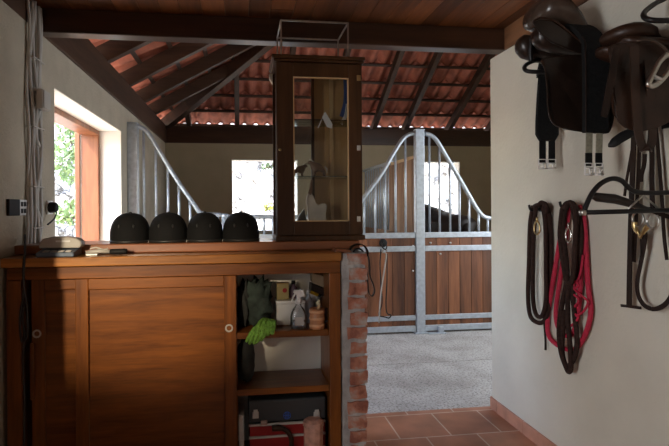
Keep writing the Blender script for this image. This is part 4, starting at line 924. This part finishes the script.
for py in (422.6, 434.8, 448.4): 
    z = S(290, py, yt).z; B(a.x, c_.x, yt - 0.010, yt + 0.001, z - 0.006, z + 0.006).build('silver_trim', M['silver_paint'], tx, bevel=0.001)
for px in (255.5, 316.5):
    u = S(px, 413, yt); b = MB(); b.box(u.x - 0.017, u.x + 0.017, yt - 0.012, yt - 0.003, u.z - 0.026, u.z + 0.010); b.box(u.x - 0.012, u.x + 0.012, yt - 0.018, yt - 0.010, u.z - 0.010, u.z + 0.024)
    b.build('latch', M['silver_paint'], tx, bevel=0.003)
u = S(287, 415, yt); b = MB()   # round blue emblem of strokes
b.tube([(u.x + 0.019 * math.cos(t), yt - 0.006, u.z + 0.019 * math.sin(t)) for t in [2 * math.pi * i / 20 for i in range(20)]], 0.0018, 6, closed=True)
for dx_ in (-0.008, 0.0, 0.008): b.box(u.x + dx_ - 0.0018, u.x + dx_ + 0.0018, yt - 0.0075, yt - 0.0035, u.z - 0.016, u.z + 0.016)
b.box(u.x - 0.016, u.x + 0.016, yt - 0.0072, yt - 0.0034, u.z - 0.002, u.z + 0.002); b.build('emblem', M['blue'], tx)
u = S(264, 417, yt - 0.02); tag(B(u.x - 0.018, u.x + 0.018, yt - 0.03, yt - 0.012, zA - 0.004, zA + 0.022).build('tag_label', mat('tan_tag', (0.30, 0.20, 0.16), 0.7), bevel=0.006, origin=u), 'small tan tag resting against the lid of the tool box', 'tag')
yj = 2.645; cj = S(313.5, 440, yj).x; zj = S(313, 418.5, yj).z
jr = thing('jar', 'jar wrapped in pinkish paper in front of the tool box', 'jar', (cj, yj, 0.061))
rj = 0.052
MB().lathe([(rj * 0.9, 0.061), (rj, 0.08), (rj, zj - 0.045), (rj * 0.94, zj - 0.03)], (cj, yj, 0), 12).build('wrapped_body', M['jar'], jr, smooth=False)
MB().lathe([(rj * 0.94, zj - 0.03), (rj * 1.10, zj - 0.034), (rj * 1.06, zj - 0.012), (rj * 0.72, zj), (0.001, zj)], (cj, yj, 0), 12).build('paper_cap', M['jar'], jr, smooth=False)
ps_ = [S(a_, b_, 2.652) for a_, b_ in ((272, 428.5), (280, 428), (287, 431), (291, 438), (291.5, 448), (291, 475), (290.5, 525))]
ps_[-1].z = 0.065
tag(MB().tube(smooth_path(ps_, 5), [0.016] * 6 + [0.013] * 20 + [0.012] * 5, 10).build('bent_stick', M['leather_brown'], smooth=True, origin=ps_[-1]), 'dark bent wooden stick leaning before the red drawers of the tool box', 'stick')
u = S(241, 425, 2.70); tag(B(u.x - 0.012, u.x + 0.016, 2.70, 2.86, 0.061, S(241, 415, 2.70).z).build('packet', M['paper'], bevel=0.003, origin=(u.x, 2.75, 0.061)), 'pale upright packet between the sliding door and the tool box', 'packet')

# ================================================================ tack on the right wall
def seat_loft(stations, Y, hw_scale=1.0):
    sec = []
    for px, t_, b_, hw in stations:
        a = PX(px, t_, Y=Y); c = PX(px, b_, Y=Y); sec.append(((a + c) / 2, Vector((0, hw * hw_scale, 0)), (a - c) / 2))
    return sec
# saddle 1: black-brown, cantle towards the room
YS = 2.20
s1 = thing('saddle', 'dark brown saddle on the wall rack with a black girth over it', 'saddle', tuple(PX(565, 60, Y=YS)))
MB().loft(seat_loft([(531, 14, 20, 0.04), (532.5, 8, 23, 0.08), (536, 2, 27, 0.115), (544, -2, 30, 0.13), (554, 0, 35, 0.135), (565, 12, 42, 0.125), (576, 29, 48, 0.10), (586, 40, 54, 0.085), (597, 43, 58, 0.075), (608, 40, 60, 0.08), (614, 44, 56, 0.06)], YS), 20, 2.2).clampx(XR - 0.006).build('seat', M['suede'], s1, smooth=True)
for sgn in (-1, 1):
    st = [(525, 38, 44, 0.02), (526.5, 34, 49, 0.035), (531, 30, 54, 0.048), (542, 31, 57, 0.055), (556, 38, 60, 0.055), (575, 48, 62, 0.05), (600, 54, 66, 0.045)]
    MB().loft([(c + Vector((0, sgn * 0.07, 0)), a, b_) for c, a, b_ in seat_loft(st, YS)], 14, 2.0).clampx(XR - 0.006).build('panel', M['leather_dark'], s1, smooth=True)
# skirt under the seat, on the near side
sk = [PX(a, b_, Y=2.06) for a, b_ in ((533, 22), (540, 19), (552, 21), (566, 30), (578, 39), (588, 50), (590, 54), (580, 53), (566, 48), (552, 42), (541, 33))]
MB().prism(sk, (0, 0.012, 0)).build('skirt', M['leather_dark'], s1, bevel=0.005)
wl_ = [PX(a, b_, Y=2.058) for a, b_ in ((533, 21), (542, 18), (555, 21), (568, 31), (580, 41), (589, 51))]
MB().tube(smooth_path(wl_), 0.0045, 6).build('welt', M['leather_brown'], s1, smooth=True)
fl = [(548, 56), (546.5, 70), (545, 90), (544, 108), (545.5, 119), (550, 126), (559, 130), (572, 132.5), (584, 134), (598, 135), (606, 130), (612, 100), (612, 60), (590, 52)]
def flap(pl, Yt, Yb, zt_, zb_, m, parent, name, t=0.008, k=5):
    base = [PX(a, b_, Y=(Yt + Yb) / 2) for a, b_ in pl]; base = smooth_path(base, k, True)
    def wf_(v):
        u_ = max(0, min(1, (zt_ - v.z) / (zt_ - zb_))); return (v.x, v.y + (Yt + (Yb - Yt) * (1 - (1 - u_) ** 2)) - (Yt + Yb) / 2, v.z)
    # lengthwise rows so that the flap can curve
    return MB().prism(base, (0, t, 0)).warp(wf_).clampx(XR - 0.012).build(name, m, parent, bevel=0.003)
flap(fl, 2.07, 2.00, 2.08, 1.73, M['leather_dark'], s1, 'flap')
flap([(a + 6, 52 + (b_ - 52) * 0.86) for a, b_ in fl], 2.30, 2.34, 2.08, 1.73, M['leather_dark'], s1, 'flap')
# its rack: a black tube loop
r1 = thing('saddle_rack', 'black tubular wall rack that carries the dark saddle with the girth', 'saddle rack', tuple(PX(535, 65, Y=YS)))
lp = [PX(612, 62, Y=2.27), PX(560, 60, Y=2.26), PX(540, 60, Y=2.25), PX(530, 62.5, Y=2.22), PX(524.5, 67, Y=2.17), PX(527, 71, Y=2.13), PX(540, 72, Y=2.11), PX(565, 72, Y=2.11), PX(618, 72, Y=2.11)]
lp[0].x = XR; lp[-1].x = XR
MB().tube(smooth_path(lp), 0.0095, 10).build('arm_loop', M['black_metal'], r1, smooth=True)
MB().tube(smooth_path([PX(531, 62, Y=2.21), PX(530.5, 48, Y=2.20), PX(532.5, 36, Y=2.20), PX(538, 28, Y=2.20)]), 0.0095, 10).build('front_upright', M['black_metal'], r1, smooth=True)
B(XR - 0.006, XR, 2.08, 2.32, 1.95, 2.12).build('wall_bracket', M['black_metal'], r1, bevel=0.002)
# girth over the saddle
gr = thing('girth', 'black girth draped over the dark saddle, buckles hanging on both sides', 'girth', tuple(PX(596, 130, Y=1.97)))
n_ = lambda a, b_, y: PX(a, b_, Y=y)
xg = 1.53
gp = [n_(595.5, 133, 1.965), n_(595.5, 110, 1.965), n_(595.5, 80, 1.965), n_(595, 55, 1.975), n_(594, 42, 2.01)]
zt2 = n_(590, 30, 2.1).z
gp += [Vector((1.535, 2.08, zt2)), Vector((1.545, 2.2, zt2 + 0.04)), Vector((1.56, 2.33, zt2)), Vector((1.575, 2.42, zt2 - 0.12)), n_(547.5, 75, 2.455), n_(547, 100, 2.455), n_(547, 125, 2.455), n_(547, 141, 2.455)]
gpp = smooth_path(gp, 4); N_ = len(gpp)
MB().strip(gpp, (1, 0, 0), [(0.112 if i < N_ * 0.6 else 0.08) if i < N_ - 14 else (0.092 + 0.032 * min(1, (i - N_ + 14) / 9) if i < N_ - 2 else 0.10 - 0.02 * (i - N_ + 2)) for i in range(N_)], 0.022).build('girth_pad', M['black_web'], gr, bevel=0.006)
ed = [p_ + Vector((-0.054, -0.012, 0)) for p_ in gpp[:18]]
MB().tube(ed, 0.003, 6).build('edge_binding', M['leather_strap'], gr, smooth=True)
def buckle(px, py, y, wpx=8):
    u = PX(px, py, Y=y); w_ = wpx / 2 * y / 500; h_ = 0.024; b = MB()
    b.tube([(u.x - w_, y, u.z - h_), (u.x + w_, y, u.z - h_), (u.x + w_, y, u.z + h_), (u.x - w_, y, u.z + h_)], 0.004, 6, closed=True)
    b.tube([(u.x - w_, y, u.z + 0.003), (u.x + w_, y, u.z + 0.003)], 0.0045, 6); b.tube([(u.x - w_, y - 0.004, u.z - h_), (u.x + w_, y - 0.004, u.z - h_)], 0.0055, 6)
    b.tube([(u.x, y - 0.006, u.z + 0.003), (u.x, y - 0.008, u.z - h_)], 0.003, 6)
    return b.build('buckle', M['bright'], gr, smooth=True)
for px in (588.7, 598.8):
    MB().strip([n_(px + 0.6, 131, 1.968), n_(px, 158, 1.968)], (1, 0, 0), 0.030, 0.004).build('strap', M['khaki'], gr, label='khaki elastic strap')
    MB().strip([n_(px, 153, 1.964), n_(px, 166, 1.964)], (1, 0, 0), 0.031, 0.005).build('strap_end', M['black_web'], gr)
    buckle(px, 169, 1.955, 9)
for px in (542.5, 551.8):
    MB().strip([n_(px, 139, 2.455), n_(px, 163, 2.455)], (1, 0, 0), 0.036, 0.005).build('strap', M['black_web'], gr)
    buckle(px, 164, 2.445, 9)

# saddle 2: brown, at the right edge
YS2 = 1.83
s2 = thing('saddle', 'brown leather saddle at the right edge with its stirrup run up', 'saddle', tuple(PX(632, 60, Y=YS2)))
MB().loft(seat_loft([(605, 35, 40, 0.02), (608, 31, 42, 0.05), (614, 28, 44, 0.08), (622, 26, 45, 0.10), (632, 26, 45, 0.10), (641, 29, 45, 0.085), (647, 34, 45, 0.06), (652, 38, 46, 0.05), (668, 41, 48, 0.05), (680, 40, 50, 0.05), (688, 42, 48, 0.03)], YS2), 20, 2.3).clampx(XR - 0.006).build('seat', M['leather_brown'], s2, smooth=True)
for sgn in (-1, 1):
    st = [(609, 43, 48, 0.02), (613, 42, 53, 0.045), (625, 42, 58, 0.055), (650, 44, 60, 0.05), (680, 46, 60, 0.04)]
    MB().loft([(c + Vector((0, sgn * 0.06, 0)), a, b_) for c, a, b_ in seat_loft(st, YS2)], 14, 2.0).clampx(XR - 0.006).build('panel', M['leather_brown'], s2, smooth=True)
fl2 = [(613, 44), (609, 60), (609, 90), (611, 115), (614, 124), (622, 130), (634, 132), (648, 130), (662, 124), (676, 118), (690, 90), (690, 50), (655, 44)]
flap(fl2, 1.74, 1.68, 2.12, 1.72, M['leather_brown'], s2, 'flap')
flap([(a + 4, 44 + (b_ - 44) * 0.9) for a, b_ in fl2], 1.88, 1.90, 2.12, 1.72, M['leather_brown'], s2, 'flap')
yq2 = 1.665
MB().strip(smooth_path([n_(617, 48, yq2), n_(611, 80, yq2), n_(604, 117, yq2)]), (1, 0, 0), [0.026] * 12 + [0.018], 0.005).build('billet_strap', M['leather_strap'], s2)
MB().strip(smooth_path([n_(634, 46, yq2), n_(635, 80, yq2), n_(637, 120, yq2), n_(640, 140, yq2), n_(644, 149, yq2), n_(648, 149, yq2 + 0.02), n_(652, 140, yq2 + 0.02), n_(652, 118, yq2 + 0.02), n_(648, 60, yq2 + 0.02)]), (1, 0, 0.0), 0.034, 0.005).build('stirrup_leather', M['leather_brown'], s2)
MB().tube(smooth_path([n_(636, 41, 1.72), n_(648, 40, 1.70), n_(658, 43, 1.69), n_(668, 52, 1.69), n_(680, 66, 1.69)]), 0.006, 8).build('piping', M['suede'], s2, smooth=True)
si = thing('stirrup', 'silver stirrup iron hanging on the flap of the brown saddle', 'stirrup', tuple(n_(655, 80, 1.64)))
ip = [n_(a, b_, 1.635) for a, b_ in ((667, 55), (660, 61), (655, 70), (650, 80), (648.5, 84), (651, 86), (657, 84), (665, 76), (672, 65), (672, 57))]
MB().tube(smooth_path(ip, 4, True), 0.0085, 8, closed=True, flat=1.3).build('iron', M['steel'], si, smooth=True)
MB().bar(n_(652.5, 76, 1.635), n_(661, 80, 1.635), 0.02, 0.008).build('tread', M['plastic_grey'], si, bevel=0.002)
# rack of saddle 2 and the empty rack over it
r2 = thing('saddle_rack', 'black wall rack under the brown saddle, its padded end showing below the flap', 'saddle rack', tuple(n_(620, 138, 1.78)))
MB().loft([(n_(610, 145, 1.80), Vector((0, .012, 0)), Vector((0, 0, .010))), (n_(614, 142.5, 1.80), Vector((0, .022, 0)), Vector((0, 0, .020))), (n_(622, 137, 1.80), Vector((0, .022, 0)), Vector((0, 0, .022))), (n_(640, 128, 1.80), Vector((0, .02, 0)), Vector((0, 0, .018))), (n_(672, 115, 1.80), Vector((0, .02, 0)), Vector((0, 0, .016)))], 12).build('padded_arm', M['plastic_black'], r2, smooth=True)
e_ = n_(672, 115, 1.80); MB().tube([e_, (XR, 1.80, e_.z + 0.03)], 0.012, 8).build('arm', M['black_metal'], r2, smooth=True)
B(XR - 0.006, XR, 1.75, 1.85, e_.z - 0.05, e_.z + 0.11).build('wall_bracket', M['black_metal'], r2, bevel=0.002)
r3 = thing('saddle_rack', 'empty black tubular rack near the ceiling in the upper right corner', 'saddle rack', tuple(n_(650, 15, 1.65)))
lp = [PX(690, -10, Y=1.78), PX(669, -3.5, Y=1.78), PX(656, 3, Y=1.76), PX(646, 10.5, Y=1.72), PX(643.5, 15.5, Y=1.68), PX(647, 19, Y=1.65), PX(656, 20.5, Y=1.63), PX(672, 20.5, Y=1.62), PX(700, 20, Y=1.62)]
lp[0].x = XR; lp[-1].x = XR
MB().tube(smooth_path(lp), 0.010, 10).build('arm_loop', M['black_metal'], r3, smooth=True)
B(XR - 0.006, XR, 1.58, 1.80, lp[-1].z - 0.05, lp[-1].z + 0.12).build('wall_bracket', M['black_metal'], r3, bevel=0.002)

# lower bridle rack with an arched arm
yk3 = 1.75
r4 = thing('bridle_rack', 'black arched rack of tubes standing out from the wall below the brown saddle', 'rack', tuple(n_(600, 212, yk3)))
e1 = n_(584, 212.5, yk3); e2 = n_(678, 210, yk3); e2.x = XR
MB().tube([e1, e2], 0.0095, 10).build('lower_tube', M['black_metal'], r4, smooth=True)
ar = [e1, n_(586, 206, yk3), n_(591, 195, yk3), n_(598, 186, yk3), n_(606, 180.5, yk3), n_(614, 178.5, yk3), n_(622, 181, yk3), n_(629, 188, yk3), n_(637, 192, yk3), n_(650, 193, yk3), n_(678, 192, yk3)]
ar[-1].x = XR
MB().tube(smooth_path(ar), 0.0095, 10).build('arched_tube', M['black_metal'], r4, smooth=True)
MB().tube([n_(626, 211, yk3), n_(643, 195, yk3), n_(660, 210, yk3)], 0.004, 8).build('brace', M['steel'], r4, smooth=True)
MB().tube([n_(583.5, 212.5, yk3) + Vector((-0.012, 0, 0)), e1 + Vector((0.004, 0, 0))], 0.012, 10).build('end_cap', M['steel'], r4, smooth=True)
B(XR - 0.006, XR, yk3 - 0.03, yk3 + 0.03, e2.z - 0.03, e2.z + 0.11).build('wall_bracket', M['black_metal'], r4, bevel=0.002)
np_ = thing('noseband', 'padded dark leather band lying across the arched rack', 'noseband', tuple(n_(615, 200, 1.79)))
MB().loft([(n_(591, 196, 1.80), Vector((0, .008, 0)), Vector((0, 0, .008))), (n_(596, 197, 1.80), Vector((0, .012, 0)), Vector((0, 0, .018))), (n_(615, 199, 1.80), Vector((0, .012, 0)), Vector((0, 0, .020))), (n_(632, 204, 1.80), Vector((0, .012, 0)), Vector((0, 0, .016))), (n_(650, 210, 1.80), Vector((0, .008, 0)), Vector((0, 0, .008)))], 12).build('pad', M['leather_dark'], np_, smooth=True)
MB().strip([n_(648, 209, 1.80), n_(660, 214, 1.80), n_(676, 219, 1.80)], (0, 0, 1), 0.018, 0.004).build('strap', M['leather_strap'], np_)

# bridle with its bit, hanging on the wall behind the rack
XB = 1.69
def bw(a, b_, o=0.0): return PX(a, b_, X=XB - o)
bd = thing('bridle', 'dark leather bridle with a jointed brass bit hanging on the right wall', 'bridle', tuple(bw(640, 140)))
WZ = (0.15, -1, 0)
def bst(name, l, w_=0.018, o=0.0, m='leather_strap', k=5): return MB().strip(smooth_path([bw(a, b_, o) for a, b_ in l], k), (0, 1, 0), w_, 0.005).build(name, M[m], bd)
bst('cheek_strap', [(634, 128), (633, 160), (631.5, 200), (630, 250), (629, 307)], 0.026, 0.01)
bst('cheek_strap', [(651, 128), (652, 160), (652, 190), (653, 215)], 0.022, 0.01)
bst('crown_strap', [(634, 130), (638, 122), (646, 120), (651, 128)], 0.024, 0.01)
bst('cheek_strap', [(640, 128), (639, 160), (637, 200), (635, 240), (634, 262)], 0.016, 0.0)
bst('throat_strap', [(632, 150), (627, 178), (624.5, 196)], 0.012, 0.005)
bst('throat_strap', [(656, 128), (659, 160), (662, 200), (664, 235), (667, 260)], 0.014, 0.005)
bst('hanging_tab', [(645, 154), (644, 165), (641.5, 175), (641, 182)], 0.018, 0.03, k=4)
bst('rein', [(645, 228), (645, 240), (641, 262), (637.5, 280), (638, 294), (643, 304), (652, 309), (661, 307), (669, 300), (676, 285)], 0.018, 0.02)
bst('rein', [(641, 232), (642, 245), (642, 257)], 0.014, 0.02)
bst('curb_end', [(621, 305.5), (630, 306.5), (641, 308)], 0.012, 0.012)
bt_ = MB().tube(smooth_path([bw(a, b_, 0.035) for a, b_ in ((634.5, 222), (635, 228), (638.5, 233.5), (640, 238))]), [0.011] * 6 + [0.009] * 6 + [0.006] * 7, 10); bt_.build('bit', M['brass'], bd, smooth=True, label='brass mouthpiece of the bit')
bt_ = MB().tube(smooth_path([bw(a, b_, 0.035) for a, b_ in ((648, 226), (645, 230), (642, 234), (640, 238))]), [0.011] * 6 + [0.009] * 6 + [0.006] * 7, 10); bt_.build('bit', M['brass'], bd, smooth=True, label='brass mouthpiece of the bit')
for (a, b_) in ((638, 219), (653, 221)):
    c = bw(a, b_, 0.035); rr_ = 0.030
    MB().tube([c + Vector((0, rr_ * math.cos(t), rr_ * math.sin(t))) for t in [2 * math.pi * i / 24 for i in range(24)]], 0.0045, 8, closed=True).build('bit_ring', M['steel'], bd, smooth=True)
q = bw(643, 120); hk = thing('bridle_hook', 'dark hook on the right wall that carries the bridle', 'hook', (XR, q.y, q.z))
MB().tube(smooth_path([(XR - 0.001, q.y, q.z), (XR - 0.03, q.y, q.z - 0.012), (XR - 0.06, q.y, q.z - 0.012), (XR - 0.075, q.y, q.z + 0.015)]), 0.008, 8).build('hook', M['black_metal'], hk, smooth=True)
MB().lathe([(0.024, -0.005), (0.024, 0), (0.001, 0.0)], (XR - 0.001, q.y, q.z), 14, axis='X').build('plate', M['black_metal'], hk)

# lead ropes on hooks
def rw(a, b_, o): return PX(a, b_, X=XR - o)
def hook(label, px, py):
    q = rw(px, py, 0.0); h = thing('wall_hook', label, 'hook', tuple(q))
    MB().lathe([(0.022, -0.006), (0.022, 0), (0.001, 0)], (XR - 0.001, q.y, q.z), 14, axis='X').build('plate', M['black_metal'], h)
    MB().tube(smooth_path([(XR - 0.002, q.y, q.z), (XR - 0.035, q.y, q.z - 0.014), (XR - 0.065, q.y, q.z - 0.010), (XR - 0.075, q.y, q.z + 0.018)]), 0.007, 8).build('hook', M['black_metal'], h, smooth=True)
hook('black wall hook that carries the brown lead rope', 541, 208); hook('black wall hook that carries the red and brown lead ropes', 573, 205)
def loops(root, specs, m):
    for (o, r_, pts_) in specs:
        MB().tube(smooth_path([rw(a, b_, o) for a, b_ in pts_], 6), r_, 8).build('rope', m, root, smooth=True)
def clip(root, px, py, o, m='chrome', h=14):
    l = [(px - 2.2, py - h * 0.3), (px, py - h * 0.45), (px + 2.2, py - h * 0.3), (px + 2.6, py + h * 0.15), (px, py + h * 0.35), (px - 2.6, py + h * 0.15)]
    MB().tube(smooth_path([rw(a, b_, o) for a, b_ in l], 4, True), 0.0045, 8, closed=True).build('clip', M[m], root, smooth=True)
    MB().tube([rw(px, py - h * 0.45, o), rw(px, py - h * 0.75, o)], 0.006, 8).build('clip_eye', M[m], root, smooth=True)
la = thing('lead_rope', 'dark brown lead rope looped on the left hook of the cream wall', 'lead rope', tuple(rw(541, 208, 0.04)))
loops(la, [(0.03, 0.0125, [(533, 206), (530, 225), (529, 260), (528, 295), (530, 315), (536, 322), (543, 322), (548, 312), (548.5, 280), (548, 240), (549, 215), (545, 206), (537, 205), (533, 208)]),
           (0.05, 0.0125, [(536, 206), (534, 230), (533, 265), (533, 298), (536, 314), (542, 316), (546, 300), (546, 260), (545.5, 225), (543, 207)]),
           (0.02, 0.0125, [(546, 206), (550, 218), (551, 240), (551, 270), (550, 296), (549, 310)]),
           (0.065, 0.012, [(539, 206), (541, 202.5), (546, 205), (546, 214)])], M['rope_brown'])
MB().tube(smooth_path([rw(a, b_, 0.03) for a, b_ in ((543.5, 308), (544.5, 325), (545.5, 340), (545.5, 350))], 4), 0.006, 6).build('tail', M['leather_strap'], la, smooth=True)
clip(la, 537, 229, 0.075, 'brass', 16)
lr = thing('lead_rope', 'bright red lead rope hanging in long loops behind the brown rope', 'lead rope', tuple(rw(573, 205, 0.04)))
loops(lr, [(0.025, 0.0125, [(566, 205), (560, 240), (555, 270), (550, 300), (547.5, 320), (549, 336), (556, 344), (563, 348), (572, 350), (580, 344), (587, 330), (591, 310), (588, 285), (586, 250), (584, 220), (579, 206)]),
           (0.03, 0.012, [(569, 205), (565, 245), (560, 280), (556, 308), (557, 324), (562, 333), (569, 336), (575, 328), (579, 305), (581, 270), (581, 235), (577, 206)]),
           (0.05, 0.006, [(577, 270), (573, 278), (578, 285), (572, 292), (579, 300), (573, 310), (578, 318), (571, 326)]),
           (0.05, 0.006, [(583, 255), (580, 275), (574, 287), (582, 296), (588, 302), (583, 312), (575, 316)])], M['rope_red'])
lb = thing('lead_rope', 'brown lead rope with a silver clip, looped over the red rope', 'lead rope', tuple(rw(570, 203, 0.06)))
loops(lb, [(0.07, 0.0125, [(562, 210), (560, 235), (563, 260), (566, 279), (569, 281), (573, 277), (576, 255), (576, 228), (573, 208), (567, 203), (562, 210)]),
           (0.06, 0.0125, [(566, 204), (563, 228), (566, 258), (567, 280), (562, 305), (559, 330), (561, 352), (566, 367), (569, 372), (571, 366), (570, 345), (568, 320), (568, 295), (570, 282)]),
           (0.05, 0.0125, [(571, 203), (578, 212), (581, 240), (577, 270), (573, 285), (574, 310), (577, 335), (576, 352), (572, 362), (566, 366), (562, 350), (563, 330), (564, 310)]),
           (0.085, 0.0125, [(566, 209), (569, 202.5), (574, 205), (576, 214), (575, 245), (573, 276), (569, 283), (566, 276)])], M['rope_brown'])
clip(lb, 568.5, 236, 0.10, 'chrome', 18)
